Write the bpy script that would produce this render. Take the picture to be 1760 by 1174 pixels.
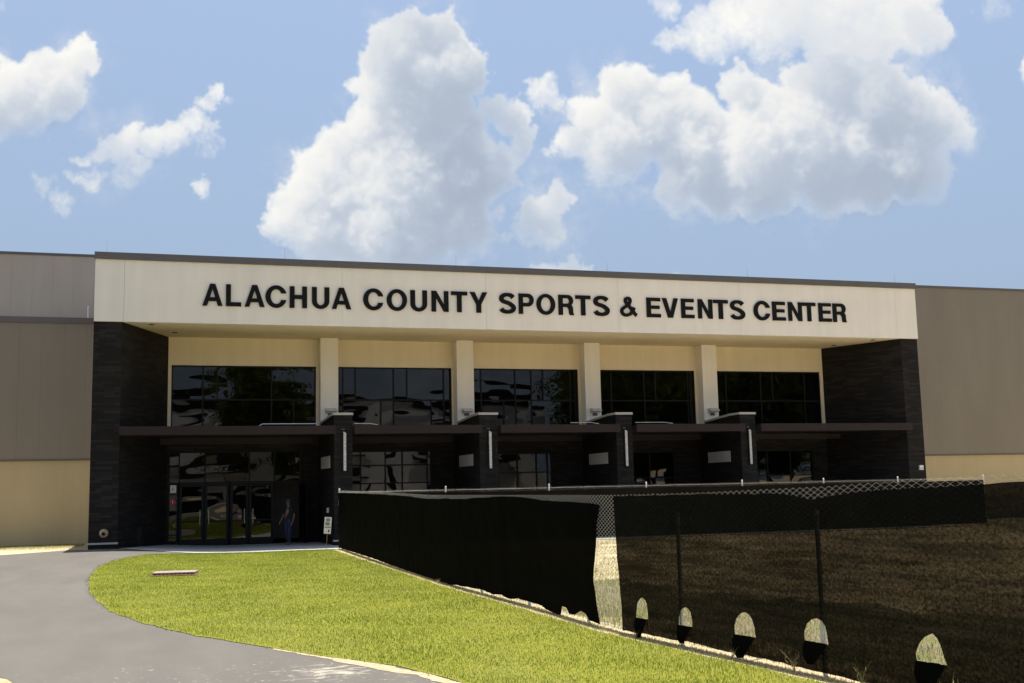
import bpy, bmesh, math, random
import numpy as np
from mathutils import Vector, Matrix, noise
from mathutils.geometry import delaunay_2d_cdt, tessellate_polygon

# ------------------------------------------------------------------ camera
R = math.radians
sc = bpy.context.scene
for o_ in list(bpy.data.objects):
    bpy.data.objects.remove(o_)
YAW, PITCH, ROLL, FPX = -0.30343, 0.13120, -0.02255, 1925.6
cam_d = bpy.data.cameras.new("camera")
cam = bpy.data.objects.new("camera", cam_d)
sc.collection.objects.link(cam)
fw = Vector((-math.sin(YAW) * math.cos(PITCH), math.cos(YAW) * math.cos(PITCH), math.sin(PITCH)))
rt = Vector((math.cos(YAW), math.sin(YAW), 0))
up = rt.cross(fw)
r2 = rt * math.cos(ROLL) + up * math.sin(ROLL)
u2 = up * math.cos(ROLL) - rt * math.sin(ROLL)
cam.matrix_world = Matrix(((r2.x, u2.x, -fw.x, -5.863), (r2.y, u2.y, -fw.y, -45.781),
                           (r2.z, u2.z, -fw.z, 1.95), (0, 0, 0, 1)))
cam_d.sensor_width = 36.0
cam_d.lens = 36.0 * FPX / 1760.0
cam_d.clip_start = 0.1
cam_d.clip_end = 5000
sc.camera = cam

# ------------------------------------------------------------------ light
SUN_EL, SUN_AZ = 80.0, 21.0        # azimuth from +Y (into the building) towards +X
SKY_STRENGTH = 0.115
sun_d = bpy.data.lights.new("sun", 'SUN')
sun_d.energy = 3.75
sun_d.angle = R(0.55)
sun_d.color = (1.0, 0.96, 0.89)
sun = bpy.data.objects.new("sun", sun_d)
sc.collection.objects.link(sun)
sd = Vector((math.sin(R(SUN_AZ)) * math.cos(R(SUN_EL)), math.cos(R(SUN_AZ)) * math.cos(R(SUN_EL)), math.sin(R(SUN_EL))))
sun.rotation_euler = sd.to_track_quat('Z', 'Y').to_euler()
sun.location = (0, -20, 60)
sc.view_settings.view_transform = 'Standard'
sc.view_settings.look = 'None'
sc.view_settings.gamma = 1.0
sc.view_settings.exposure = 1.23
sc.cycles.max_bounces = 8
sc.cycles.transparent_max_bounces = 24
sc.cycles.use_denoising = True


# ------------------------------------------------------------------ clouds: volumes marched in numpy -> world-fixed sky chart
def fft_noise(shape, beta, seed):
    rg = np.random.default_rng(seed)
    a = rg.standard_normal(shape, dtype=np.float32)
    f = np.fft.rfftn(a)
    ks = np.meshgrid(np.fft.fftfreq(shape[0]), np.fft.fftfreq(shape[1]), np.fft.rfftfreq(shape[2]), indexing='ij', sparse=True)
    k = np.sqrt(ks[0] ** 2 + ks[1] ** 2 + ks[2] ** 2)
    k = np.maximum(k, 1.0 / 110)
    f *= k ** (-beta / 2)
    n = np.fft.irfftn(f, s=shape).astype(np.float32)
    return (n - n.mean()) / n.std()


# (x, y, radius, density) of cumulus lobes on a chart of the sky, grouped cloud by cloud
CLOUDS = [
    # towering cumulus over the middle of the roof
    (700, 68, 42, 1), (748, 78, 42, 1), (668, 100, 44, 1), (785, 118, 44, 1), (655, 150, 46, 1), (735, 140, 60, 1), (700, 190, 70, 1),
    (770, 190, 42, 1), (640, 215, 40, 1), (760, 245, 70, 1), (655, 270, 70, 1), (590, 265, 48, 1), (560, 300, 50, 1), (700, 320, 85, 1),
    (790, 310, 60, 1), (600, 350, 70, 1), (530, 335, 40, 1), (510, 368, 42, 1), (470, 385, 24, .8), (560, 395, 52, .9), (640, 395, 60, .9),
    (720, 395, 60, .9), (790, 385, 52, .8), (610, 432, 30, .4), (700, 436, 30, .4), (540, 425, 28, .35),
    # ragged companions on its right
    (850, 185, 24, .9), (882, 205, 28, .9), (898, 240, 24, .85), (868, 268, 24, .8), (862, 305, 20, .5),
    (960, 352, 24, .95), (925, 372, 30, .9), (985, 342, 14, .8), (905, 400, 20, .5), (868, 412, 18, .4), (945, 400, 22, .6), (860, 370, 12, .4),
    # wide cumulus bank on the right
    (932, 160, 24, .8), (962, 180, 20, .8), (912, 150, 14, .7), (985, 200, 14, .5), (1000, 130, 9, .4),
    (1060, 158, 36, 1), (1098, 146, 30, 1), (1152, 152, 28, 1), (1025, 205, 38, 1), (982, 245, 28, .9), (1062, 245, 55, 1), (1125, 215, 55, 1),
    (1185, 190, 42, 1), (1262, 148, 28, 1), (1292, 180, 40, 1), (1330, 195, 40, 1), (1400, 150, 42, 1), (1452, 150, 42, 1), (1510, 175, 52, 1),
    (1565, 195, 50, .9), (1615, 205, 40, .7), (1650, 235, 28, .45), (1205, 265, 66, 1), (1295, 270, 75, 1), (1385, 250, 80, 1), (1475, 262, 82, 1),
    (1562, 275, 62, .7), (1160, 330, 32, .8), (1235, 330, 38, .8), (1325, 325, 40, .7), (1420, 325, 40, .7), (1505, 322, 36, .5), (1600, 300, 36, .35),
    # thin sheet along the top right
    (1140, 12, 26, .5), (1150, 70, 22, .55), (1215, 60, 40, .4), (1260, 40, 50, .45), (1335, 40, 55, .5), (1425, 45, 60, .55), (1500, 55, 55, .55),
    (1560, 45, 46, .55), (1600, 40, 32, .7), (1330, -30, 70, .5), (1460, -30, 70, .5), (1570, -20, 50, .5), (1710, 5, 34, .18),
    # left edge
    (140, 92, 24, 1), (112, 112, 28, 1), (70, 112, 26, .7), (65, 135, 34, .9), (20, 160, 48, 1), (95, 155, 42, 1), (40, 195, 40, .8), (-30, 190, 50, .9),
    (122, 175, 26, .7), (-70, 150, 40, .8), (2, 6, 14, .5),
    # broken cumulus, left
    (372, 160, 18, .9), (352, 182, 18, .8), (396, 178, 10, .3), (325, 210, 18, .7), (300, 232, 22, .8), (262, 240, 24, .8), (222, 232, 24, 1),
    (205, 255, 26, .9), (172, 262, 20, .7), (142, 268, 14, .6), (108, 272, 9, .3), (240, 282, 18, .5), (355, 235, 18, .45), (350, 262, 14, .3),
    (215, 305, 22, .5), (160, 312, 20, .5), (128, 312, 16, .45), (235, 210, 10, .4), (72, 321, 18, .45), (88, 318, 12, .4), (98, 354, 18, .42), (342, 320, 17, .55), (360, 340, 6, .2),
    # low ones above the parapet
    (975, 462, 26, .9), (945, 470, 16, .8), (1000, 470, 14, .8), (1160, 472, 12, .5),
    # beyond the picture
    (1850, 120, 70, .9), (1930, 170, 80, 1), (1980, 90, 60, 1), (-180, 330, 60, .8), (-120, 350, 50, .7), (500, -130, 70, 1), (600, -150, 80, 1), (850, -170, 60, .8),
]


NA, NB = .085, .055


def cloud_chart():
    S = 2.4
    X0, Y0, X1, Y1 = -260, -240, 2050, 520
    nx, ny, nz = int((X1 - X0) / S), int((Y1 - Y0) / S), 72
    base = np.zeros((nz, ny, nx), np.float32)
    dnf = np.zeros((nz, ny, nx), np.float32)
    rg = random.Random(5)
    for (x, y, r, dn) in CLOUDS:
        # every listed lobe carries a few smaller satellites, which makes the cauliflower outline
        lobes = [(x, y, r, dn)]
        for q in range(7):
            a = rg.uniform(0, 6.283)
            if math.sin(a) > .25 and rg.random() < .7:
                a = -a
            k = rg.uniform(.28, .52)
            lobes.append((x + math.cos(a) * r * (1.05 - k * .4), y + math.sin(a) * r * (1.05 - k * .4), r * k, dn))
        for (x_, y_, r_, dn_) in lobes:
            cx, cy, rr = (x_ - X0) / S, (y_ - Y0) / S, r_ / S * 1.20
            cz = nz / 2 + rg.uniform(-.35, .35) * min(r / S, 24)
            rz = min(rr, 30)
            x0, x1 = max(0, int(cx - rr * 1.5)), min(nx, int(cx + rr * 1.5) + 1)
            y0, y1 = max(0, int(cy - rr * 1.5)), min(ny, int(cy + rr * 1.5) + 1)
            if x0 >= x1 or y0 >= y1:
                continue
            zz = ((np.arange(nz, dtype=np.float32) - cz) / rz)[:, None, None]
            yy = ((np.arange(y0, y1, dtype=np.float32) - cy) / rr)[None, :, None]
            xx = ((np.arange(x0, x1, dtype=np.float32) - cx) / rr)[None, None, :]
            d = np.sqrt(zz * zz + yy * yy + xx * xx)
            v = np.clip(1.3 - d, 0, 1) * min(1.0, .62 + .38 * (rr / 18))
            sl = (slice(None), slice(y0, y1), slice(x0, x1))
            dnf[sl] = np.maximum(dnf[sl], dn_ * (v > .05))
            base[sl] = np.maximum(base[sl], v)
    n1 = fft_noise((nz, ny, nx), 3.1, 3)
    n2 = fft_noise((nz, ny, nx), 1.9, 8)
    field = base + (NA * n1 + NB * n2 * (1.25 - dnf * .6)) * np.clip(base * 4, 0, 1)
    del n1, n2
    sharp = 2.0 + 5.0 * dnf
    dens = np.clip((field - 0.31) * sharp, 0, 1)
    dens = dens * dens * (dnf ** 1.5 * .9 + .02)
    del field, base, dnf
    # light from above, slightly left and behind
    K = 0.10
    trans_sun = np.empty_like(dens)
    tau = np.zeros((nz, nx), np.float32)
    for j in range(ny):
        t = np.roll(tau, 1, axis=1) * .50 + np.roll(tau, 2, axis=1) * .12 + tau * .18 + np.roll(tau, -1, axis=0) * .12 + np.roll(tau, 1, axis=0) * .08
        tau = t * .979 + dens[:, j, :]
        trans_sun[:, j, :] = np.exp(-tau * K * 1.7) * .60 + np.exp(-tau * K * .26) * .40
    T = np.ones((ny, nx), np.float32)
    L = np.zeros((ny, nx), np.float32)
    for k in range(nz):
        a = 1 - np.exp(-dens[k] * K * 1.5)
        L += T * a * trans_sun[k]
        T *= 1 - a
    alpha = 1 - T
    # the sun stands high and a little behind: thick middles are shaded, thin rims glow
    thick = dens.sum(0)
    L *= .54 + .46 * np.exp(-np.clip(thick - 6, 0, None) / 13.0)
    lum = L / np.maximum(alpha, 1e-3)

    def box(a_, r, ax):
        c = np.cumsum(np.pad(a_, [(r + 1, r) if i == ax else (0, 0) for i in range(2)], mode='edge'), axis=ax)
        n_ = a_.shape[ax]
        hi = np.take(c, np.arange(n_) + 2 * r + 1, axis=ax)
        lo = np.take(c, np.arange(n_), axis=ax)
        return (hi - lo) / (2 * r + 1)

    def soft(a_, r):
        for ax in (0, 1, 0, 1):
            a_ = box(a_, r, ax)
        return a_
    # ragged edges: turbulence carries the picture of the cloud sideways
    f1, f2 = fft_noise((1, ny, nx), 3.1, 21)[0], fft_noise((1, ny, nx), 3.1, 22)[0]
    f3 = fft_noise((1, ny, nx), 2.6, 23)[0]
    f1, f2 = f1 - soft(f1, 16), f2 - soft(f2, 16)
    f1, f2 = f1 / f1.std(), f2 / f2.std()
    jj, ii_ = np.meshgrid(np.arange(ny, dtype=np.float32), np.arange(nx, dtype=np.float32), indexing='ij')
    small = 1 - np.clip(soft(alpha, 9) * 1.25, 0, 1)
    amp = .8 + 2.4 * small
    wi = np.clip(ii_ + f1 * amp, 0, nx - 1.01)
    wj = np.clip(jj + f2 * amp, 0, ny - 1.01)
    i0, j0 = wi.astype(int), wj.astype(int)
    fu, fv = wi - i0, wj - j0

    def smp(a_):
        return a_[j0, i0] * (1 - fu) * (1 - fv) + a_[j0, i0 + 1] * fu * (1 - fv) + a_[j0 + 1, i0] * (1 - fu) * fv + a_[j0 + 1, i0 + 1] * fu * fv
    lum = smp(soft(lum * alpha, 1) / np.maximum(soft(alpha, 1), 1e-3) * .5 + lum * .5)
    alpha = smp(alpha)
    # bases evaporate softly
    sa = soft(alpha, 7)
    bottom = np.clip(np.roll(sa, 8, axis=0) - np.roll(sa, -8, axis=0), 0, 1) * 1.5
    bottom = np.clip(soft(bottom, 3), 0, 1)
    alpha = alpha * (1 - bottom) + soft(alpha, 6) * bottom * .9
    # faint veils hang between and around the heaps
    f4 = fft_noise((1, ny, nx), 3.4, 31)[0]
    veil = np.clip(soft(alpha, 20) * 1.7, 0, 1) * np.clip(.34 + .42 * f4, 0, 1) * .34
    lum = (lum * alpha + .30 * veil * (1 - alpha)) / np.maximum(alpha + veil * (1 - alpha), 1e-3)
    thin = alpha
    alpha = alpha + veil * (1 - alpha)
    # thin parts break up
    alpha = np.clip(alpha * (1 + .55 * f3 * (1 - alpha)) - .05 * (1 - alpha), 0, 1)
    return lum, alpha, X0, Y0, S


def chart_image():
    lum, alpha, X0, Y0, S = cloud_chart()
    ny, nx = lum.shape
    W, H = 1920, 900
    az = np.radians(np.linspace(-22, 60, W, dtype=np.float32))[None, :]
    el = np.radians(np.linspace(4, 40, H, dtype=np.float32))[:, None]
    d = np.stack([np.sin(az) * np.cos(el), np.cos(az) * np.cos(el), np.sin(el) + 0 * az], -1)
    F, RR, UU = np.array(fw), np.array(r2), np.array(u2)
    z = d @ F
    px = 880 + 1925.6 * (d @ RR) / np.maximum(z, .05)
    py = 587 - 1925.6 * (d @ UU) / np.maximum(z, .05)
    gx = np.clip((px - X0) / S, 0, nx - 1.01)
    gy = np.clip((py - Y0) / S, 0, ny - 1.01)
    ix, iy = gx.astype(int), gy.astype(int)
    fx, fy = gx - ix, gy - iy

    def samp(a):
        return (a[iy, ix] * (1 - fx) * (1 - fy) + a[iy, ix + 1] * fx * (1 - fy) + a[iy + 1, ix] * (1 - fx) * fy + a[iy + 1, ix + 1] * fx * fy)
    l, a = samp(lum), samp(alpha)
    inside = (px > X0 + 5) & (px < X0 + nx * S - 5) & (py > Y0 + 5) & (py < Y0 + ny * S - 5)
    a = a * inside
    img = bpy.data.images.new("cloud_chart", W, H, alpha=True, float_buffer=True)
    img.colorspace_settings.name = 'Non-Color'
    buf = np.zeros((H, W, 4), np.float32)
    buf[..., 0] = l
    buf[..., 1] = a
    buf[..., 3] = 1
    img.pixels.foreach_set(buf.ravel())
    img.update()
    img.pack()
    return img


def N(nt, typ, **kw):
    n = nt.nodes.new(typ)
    for k, v in kw.items():
        if k.startswith('i_'):
            n.inputs[k[2:].replace('_', ' ')].default_value = v
        elif k.startswith('n_'):
            n.inputs[int(k[2:])].default_value = v
        else:
            setattr(n, k, v)
    return n


def math_n(nt, op, a, b=None, c=None):
    n = nt.nodes.new('ShaderNodeMath')
    n.operation = op
    for i, v in enumerate((a, b, c)):
        if v is None:
            continue
        if isinstance(v, (int, float)):
            n.inputs[i].default_value = v
        else:
            nt.links.new(v, n.inputs[i])
    return n.outputs[0]


def mix_rgb(nt, fac, a, b, mode='MIX'):
    n = nt.nodes.new('ShaderNodeMix')
    n.data_type = 'RGBA'
    n.blend_type = mode
    for i, v in ((0, fac), (6, a), (7, b)):
        if isinstance(v, (int, float)):
            n.inputs[i].default_value = v
        elif isinstance(v, tuple):
            n.inputs[i].default_value = (*v, 1) if len(v) == 3 else v
        else:
            nt.links.new(v, n.inputs[i])
    return n.outputs[2]


world = bpy.data.worlds.new("World")
sc.world = world
world.use_nodes = True
wt = world.node_tree
wt.nodes.clear()
w_out = N(wt, 'ShaderNodeOutputWorld')
bg = N(wt, 'ShaderNodeBackground')
bg.inputs['Strength'].default_value = SKY_STRENGTH
sky = N(wt, 'ShaderNodeTexSky', sky_type='NISHITA', sun_disc=False)
sky.sun_elevation = R(SUN_EL)
sky.sun_rotation = R(SUN_AZ)
sky.air_density = 1.0
sky.dust_density = 1.6
sky.ozone_density = 2.2
tc = N(wt, 'ShaderNodeTexCoord')
sep = N(wt, 'ShaderNodeSeparateXYZ')
wt.links.new(tc.outputs['Generated'], sep.inputs[0])
azn = math_n(wt, 'ARCTAN2', sep.outputs[0], sep.outputs[1])
eln = math_n(wt, 'ARCSINE', sep.outputs[2])
un = math_n(wt, 'DIVIDE', math_n(wt, 'SUBTRACT', azn, R(-22)), R(82))
vn = math_n(wt, 'DIVIDE', math_n(wt, 'SUBTRACT', eln, R(4)), R(36))
cmb = N(wt, 'ShaderNodeCombineXYZ')
wt.links.new(un, cmb.inputs[0])
wt.links.new(vn, cmb.inputs[1])
it = N(wt, 'ShaderNodeTexImage', image=chart_image(), extension='CLIP', interpolation='Cubic')
wt.links.new(cmb.outputs[0], it.inputs[0])
isep = N(wt, 'ShaderNodeSeparateColor')
wt.links.new(it.outputs['Color'], isep.inputs[0])
# general cumulus elsewhere in the sky
wn = N(wt, 'ShaderNodeTexNoise', n_2=2.2, n_3=9.0, n_4=0.6)
wmap = N(wt, 'ShaderNodeMapping')
wmap.inputs['Scale'].default_value = (1, 1, 2.2)
wt.links.new(tc.outputs['Generated'], wmap.inputs[0])
wt.links.new(wmap.outputs[0], wn.inputs['Vector'])
gen = N(wt, 'ShaderNodeMapRange', n_1=0.52, n_2=0.66)
wt.links.new(wn.outputs[0], gen.inputs[0])
# keep the general clouds out of the charted window
inx = math_n(wt, 'LESS_THAN', math_n(wt, 'ABSOLUTE', math_n(wt, 'SUBTRACT', un, .5)), .5)
iny = math_n(wt, 'LESS_THAN', vn, 1.0)
outside = math_n(wt, 'SUBTRACT', 1.0, math_n(wt, 'MULTIPLY', inx, iny))
ga = math_n(wt, 'MULTIPLY', math_n(wt, 'MULTIPLY', gen.outputs[0], outside), .8)
SKYM = 8.0
ramp = N(wt, 'ShaderNodeValToRGB')
cr = ramp.color_ramp
cr.elements[0].position = 0.075
cr.elements[0].color = (.365, .43, .535, 1)
cr.elements[1].position = 0.52
cr.elements[1].color = (.93, .92, .88, 1)
for p_, c_ in ((.15, (.52, .58, .67, 1)), (.24, (.71, .74, .775, 1)), (.34, (.84, .84, .83, 1))):
    e = cr.elements.new(p_)
    e.color = c_
wt.links.new(isep.outputs[0], ramp.inputs[0])
ccol = mix_rgb(wt, 1.0, ramp.outputs[0], (SKYM * .485,) * 3, 'MULTIPLY')
# haze towards the horizon, thin veil overall
skyv = mix_rgb(wt, .12, sky.outputs[0], (4.6, 4.9, 5.4))
hz = N(wt, 'ShaderNodeMapRange', n_1=0.0, n_2=1.15, n_3=.97, n_4=0.15)
wt.links.new(sep.outputs[2], hz.inputs[0])
skyh = mix_rgb(wt, hz.outputs[0], skyv, (1.10, 1.43, 1.96))
m1 = mix_rgb(wt, ga, skyh, (3.6, 3.7, 3.7))
m2 = mix_rgb(wt, isep.outputs[1], m1, ccol)
wt.links.new(m2, bg.inputs['Color'])
wt.links.new(bg.outputs[0], w_out.inputs['Surface'])


# ------------------------------------------------------------------ helpers
def tag(o, label=None, cat=None, group=None, kind=None):
    if label:
        o['label'] = label
    if cat:
        o['category'] = cat
    if group:
        o['group'] = group
    if kind:
        o['kind'] = kind
    return o


def empty(name, loc, label, cat, group=None):
    o = bpy.data.objects.new(name, None)
    o.empty_display_size = 0.2
    sc.collection.objects.link(o)
    o.location = loc
    bpy.context.view_layer.update()
    return tag(o, label, cat, group)


def link(name, me, mats, parent=None):
    o = bpy.data.objects.new(name, me)
    sc.collection.objects.link(o)
    for m in (mats if isinstance(mats, (list, tuple)) else [mats]):
        me.materials.append(m)
    if parent is not None:
        o.parent = parent
        inv = Matrix.Translation(-world_loc(parent))
        o.matrix_parent_inverse = inv
    return o


def world_loc(o):
    return Vector(o.location)


class MB:
    def __init__(s):
        s.v, s.f, s.mi = [], [], []

    def add(s, vs, fs, mi=0):
        b = len(s.v)
        s.v += [tuple(v) for v in vs]
        s.f += [tuple(b + i for i in f) for f in fs]
        s.mi += [mi] * len(fs)

    def box(s, x0, x1, y0, y1, z0, z1, mi=0):
        s.add([(x0, y0, z0), (x1, y0, z0), (x1, y1, z0), (x0, y1, z0), (x0, y0, z1), (x1, y0, z1), (x1, y1, z1), (x0, y1, z1)],
              [(0, 3, 2, 1), (4, 5, 6, 7), (0, 1, 5, 4), (1, 2, 6, 5), (2, 3, 7, 6), (3, 0, 4, 7)], mi)
        return s

    def prism(s, poly, z0, z1, mi=0):
        """vertical prism on a ccw plan polygon; z0 / z1 number or function(x, y)"""
        n = len(poly)
        g0 = z0 if callable(z0) else (lambda x, y: z0)
        g1 = z1 if callable(z1) else (lambda x, y: z1)
        s.add([(x, y, g0(x, y)) for x, y in poly] + [(x, y, g1(x, y)) for x, y in poly],
              [tuple(reversed(range(n))), tuple(range(n, 2 * n))] + [(i, (i + 1) % n, n + (i + 1) % n, n + i) for i in range(n)], mi)
        return s

    def tube(s, pts, r, n=8, mi=0, caps=True):
        pts = [Vector(p) for p in pts]
        rs = r if isinstance(r, (list, tuple)) else [r] * len(pts)
        vs, fs = [], []
        ref = Vector((0.13, 0.21, 0.97))
        for i, p in enumerate(pts):
            t = (pts[min(i + 1, len(pts) - 1)] - pts[max(i - 1, 0)]).normalized()
            if abs(t.dot(ref)) > .96:
                ref = Vector((1, 0.05, 0))
            a = t.cross(ref).normalized()
            b = t.cross(a)
            for k in range(n):
                an = 2 * math.pi * k / n
                vs.append(p + a * math.cos(an) * rs[i] + b * math.sin(an) * rs[i])
        for i in range(len(pts) - 1):
            for k in range(n):
                k2 = (k + 1) % n
                fs.append((i * n + k, i * n + k2, (i + 1) * n + k2, (i + 1) * n + k))
        if caps:
            fs.append(tuple(reversed(range(n))))
            fs.append(tuple(range((len(pts) - 1) * n, len(pts) * n)))
        s.add(vs, fs, mi)
        return s

    def lathe(s, prof, origin, axis='Z', n=20, mi=0):
        o = Vector(origin)
        vs, fs = [], []
        for r, h in prof:
            for k in range(n):
                a = 2 * math.pi * k / n
                c, d = r * math.cos(a), r * math.sin(a)
                v = {'Z': (c, d, h), 'Y': (c, h, d), 'X': (h, c, d)}[axis]
                vs.append(o + Vector(v))
        for i in range(len(prof) - 1):
            for k in range(n):
                k2 = (k + 1) % n
                fs.append((i * n + k, i * n + k2, (i + 1) * n + k2, (i + 1) * n + k))
        s.add(vs, fs, mi)
        return s

    def build(s, name, mats, parent=None, bevel=0, smooth=False, fixn=True):
        me = bpy.data.meshes.new(name)
        me.from_pydata(s.v, [], s.f)
        if isinstance(mats, (list, tuple)):
            for i, p in enumerate(me.polygons):
                p.material_index = s.mi[i]
        if fixn or bevel:
            bm = bmesh.new()
            bm.from_mesh(me)
            if bevel:
                bmesh.ops.bevel(bm, geom=[e for e in bm.edges if len(e.link_faces) == 2], offset=bevel, segments=2, affect='EDGES', profile=.7)
            bmesh.ops.recalc_face_normals(bm, faces=bm.faces)
            bm.to_mesh(me)
            bm.free()
        if smooth:
            me.polygons.foreach_set('use_smooth', [True] * len(me.polygons))
        me.update()
        return link(name, me, mats, parent)


def np_mesh(name, verts, faces_flat, loop_total, mats, parent=None):
    me = bpy.data.meshes.new(name)
    me.vertices.add(len(verts))
    me.vertices.foreach_set('co', np.asarray(verts, np.float32).ravel())
    me.loops.add(len(faces_flat))
    me.loops.foreach_set('vertex_index', np.asarray(faces_flat, np.int32))
    nf = len(loop_total)
    me.polygons.add(nf)
    ls = np.concatenate([[0], np.cumsum(loop_total)[:-1]]).astype(np.int32)
    me.polygons.foreach_set('loop_start', ls)
    me.update(calc_edges=True)
    return link(name, me, mats, parent)


# ------------------------------------------------------------------ materials
def new_mat(name):
    m = bpy.data.materials.new(name)
    m.use_nodes = True
    nt = m.node_tree
    return m, nt, nt.nodes['Principled BSDF'], nt.nodes['Material Output']


def objco(nt, scale=(1, 1, 1), rot=(0, 0, 0)):
    g = N(nt, 'ShaderNodeNewGeometry')
    mp = N(nt, 'ShaderNodeMapping')
    mp.inputs['Scale'].default_value = scale
    mp.inputs['Rotation'].default_value = rot
    nt.links.new(g.outputs['Position'], mp.inputs[0])
    return mp.outputs[0]


def noise_n(nt, vec, scale, detail=4, rough=.55):
    n = N(nt, 'ShaderNodeTexNoise', n_2=scale, n_3=detail, n_4=rough)
    nt.links.new(vec, n.inputs['Vector'])
    return n.outputs[0]


def maprange(nt, v, a, b, c=0.0, d=1.0):
    n = N(nt, 'ShaderNodeMapRange', n_1=a, n_2=b, n_3=c, n_4=d)
    nt.links.new(v, n.inputs[0])
    return n.outputs[0]


def bump_to(nt, bsdf, h, dist, strength=1.0):
    b = N(nt, 'ShaderNodeBump')
    b.inputs['Distance'].default_value = dist
    b.inputs['Strength'].default_value = strength
    nt.links.new(h, b.inputs['Height'])
    nt.links.new(b.outputs[0], bsdf.inputs['Normal'])
    return b


def simple(name, col, rough=.6, metal=0.0, var=.12, vscale=3.0, spec=.5, bump=0.0, bscale=40):
    m, nt, b, _ = new_mat(name)
    v = objco(nt)
    n = noise_n(nt, v, vscale, 5, .6)
    f = maprange(nt, n, .3, .7, 1 - var, 1 + var)
    c = mix_rgb(nt, 1.0, tuple(col), (1, 1, 1), 'MULTIPLY')
    hs = N(nt, 'ShaderNodeHueSaturation')
    hs.inputs['Color'].default_value = (*col, 1)
    nt.links.new(f, hs.inputs['Value'])
    nt.links.new(hs.outputs[0], b.inputs['Base Color'])
    b.inputs['Roughness'].default_value = rough
    b.inputs['Metallic'].default_value = metal
    b.inputs['Specular IOR Level'].default_value = spec
    if bump:
        bump_to(nt, b, noise_n(nt, v, bscale, 4, .6), bump)
    return m


def stucco(name, col):
    m, nt, b, _ = new_mat(name)
    v = objco(nt)
    big = noise_n(nt, v, .35, 5, .6)
    streak = noise_n(nt, objco(nt, (2.2, 2.2, .12)), 1.0, 4, .6)
    f1 = maprange(nt, big, .3, .7, .95, 1.04)
    f2 = maprange(nt, streak, .35, .75, 1.02, .94)
    f = math_n(nt, 'MULTIPLY', f1, f2)
    hs = N(nt, 'ShaderNodeHueSaturation')
    hs.inputs['Color'].default_value = (*col, 1)
    nt.links.new(f, hs.inputs['Value'])
    nt.links.new(hs.outputs[0], b.inputs['Base Color'])
    b.inputs['Roughness'].default_value = .9
    b.inputs['Specular IOR Level'].default_value = .2
    bump_to(nt, b, noise_n(nt, v, 60, 3, .6), .004)
    return m


M = {}
M['stucco'] = stucco('cream_stucco', (.75, .70, .625))
M['stucco_col'] = stucco('bounce_lit_column_stucco', (.82, .76, .66))  # column stucco, bounced ground light lifted into its colour
M['stucco_low'] = stucco('tan_stucco', (.47, .38, .22))
M['stucco_wall'] = stucco('bounce_warm_stucco', (.77, .66, .46))  # same cream stucco; warm light bounced from the ground is in this colour
M['cap'] = simple('grey_metal_cap', (.11, .10, .092), .45, .2, .06, 1.0)
M['coping'] = simple('stone_coping', (.42, .38, .34), .7, 0, .08, 2)
M['backing'] = simple('dark_backing', (.10, .09, .08), .9)
M['letter'] = simple('black_letter', (.005, .005, .0055), .6, 0, .1, 2, .15)
M['frame'] = simple('black_frame', (.006, .006, .0065), .5, .0, .1, 3, .2)
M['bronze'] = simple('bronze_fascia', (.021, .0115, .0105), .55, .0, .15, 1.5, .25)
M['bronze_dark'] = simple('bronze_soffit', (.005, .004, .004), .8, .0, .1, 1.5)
M['interior'] = simple('dark_interior', (.010, .010, .012), .9)
M['concrete'] = simple('walk_concrete', (.36, .35, .32), .85, 0, .10, 1.2, .3, .003, 30)
M['galv'] = simple('galvanised_steel', (.62, .60, .55), .5, .2, .12, 9)
M['wire'] = simple('galvanised_wire', (.82, .79, .71), .45, .0, .12, 9)
M['white_paint'] = simple('white_paint', (.72, .71, .69), .5, 0, .04, 6)
M['strip'] = simple('bone_metal', (.52, .50, .46), .5, .1, .05, 3)
M['black_plastic'] = simple('black_plastic', (.007, .007, .0075), .5, 0, .1, 3, .2)
M['brass'] = simple('worn_brass', (.42, .33, .20), .4, .6, .2, 12)
M['red'] = simple('red_sticker', (.50, .02, .02), .5, 0, .05, 6)
M['rust'] = simple('rusty_iron', (.30, .14, .09), .85, .1, .35, 14)
M['drain'] = simple('drain_concrete', (.27, .23, .19), .9, 0, .15, 8, .3, .004, 40)
M['dark_text'] = simple('dark_print', (.03, .03, .035), .6)


def panel_metal(nm='taupe_metal_panel', k=1.0, kb=1.0):
    m, nt, b, _ = new_mat(nm)
    g = N(nt, 'ShaderNodeNewGeometry')
    s = N(nt, 'ShaderNodeSeparateXYZ')
    nt.links.new(g.outputs['Position'], s.inputs[0])
    rib = math_n(nt, 'ABSOLUTE', math_n(nt, 'SUBTRACT', math_n(nt, 'FRACT', math_n(nt, 'DIVIDE', math_n(nt, 'ADD', s.outputs[0], 100), .9)), .5))
    line = maprange(nt, rib, .492, .5, 0, 1)
    v = objco(nt, (1, 1, .25))
    n = noise_n(nt, v, .8, 5, .6)
    c1 = mix_rgb(nt, maprange(nt, n, .3, .7), (.185 * k, .157 * k, .118 * k * kb), (.208 * k, .178 * k, .137 * k * kb))
    c2 = mix_rgb(nt, math_n(nt, 'MULTIPLY', line, .2), c1, (.12, .10, .085))
    nt.links.new(c2, b.inputs['Base Color'])
    b.inputs['Roughness'].default_value = .55
    b.inputs['Metallic'].default_value = .1
    bump_to(nt, b, line, -.006)
    return m


M['panel'] = panel_metal()
M['panel_up'] = panel_metal('grey_metal_panel', 2.1, 1.05)


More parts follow.
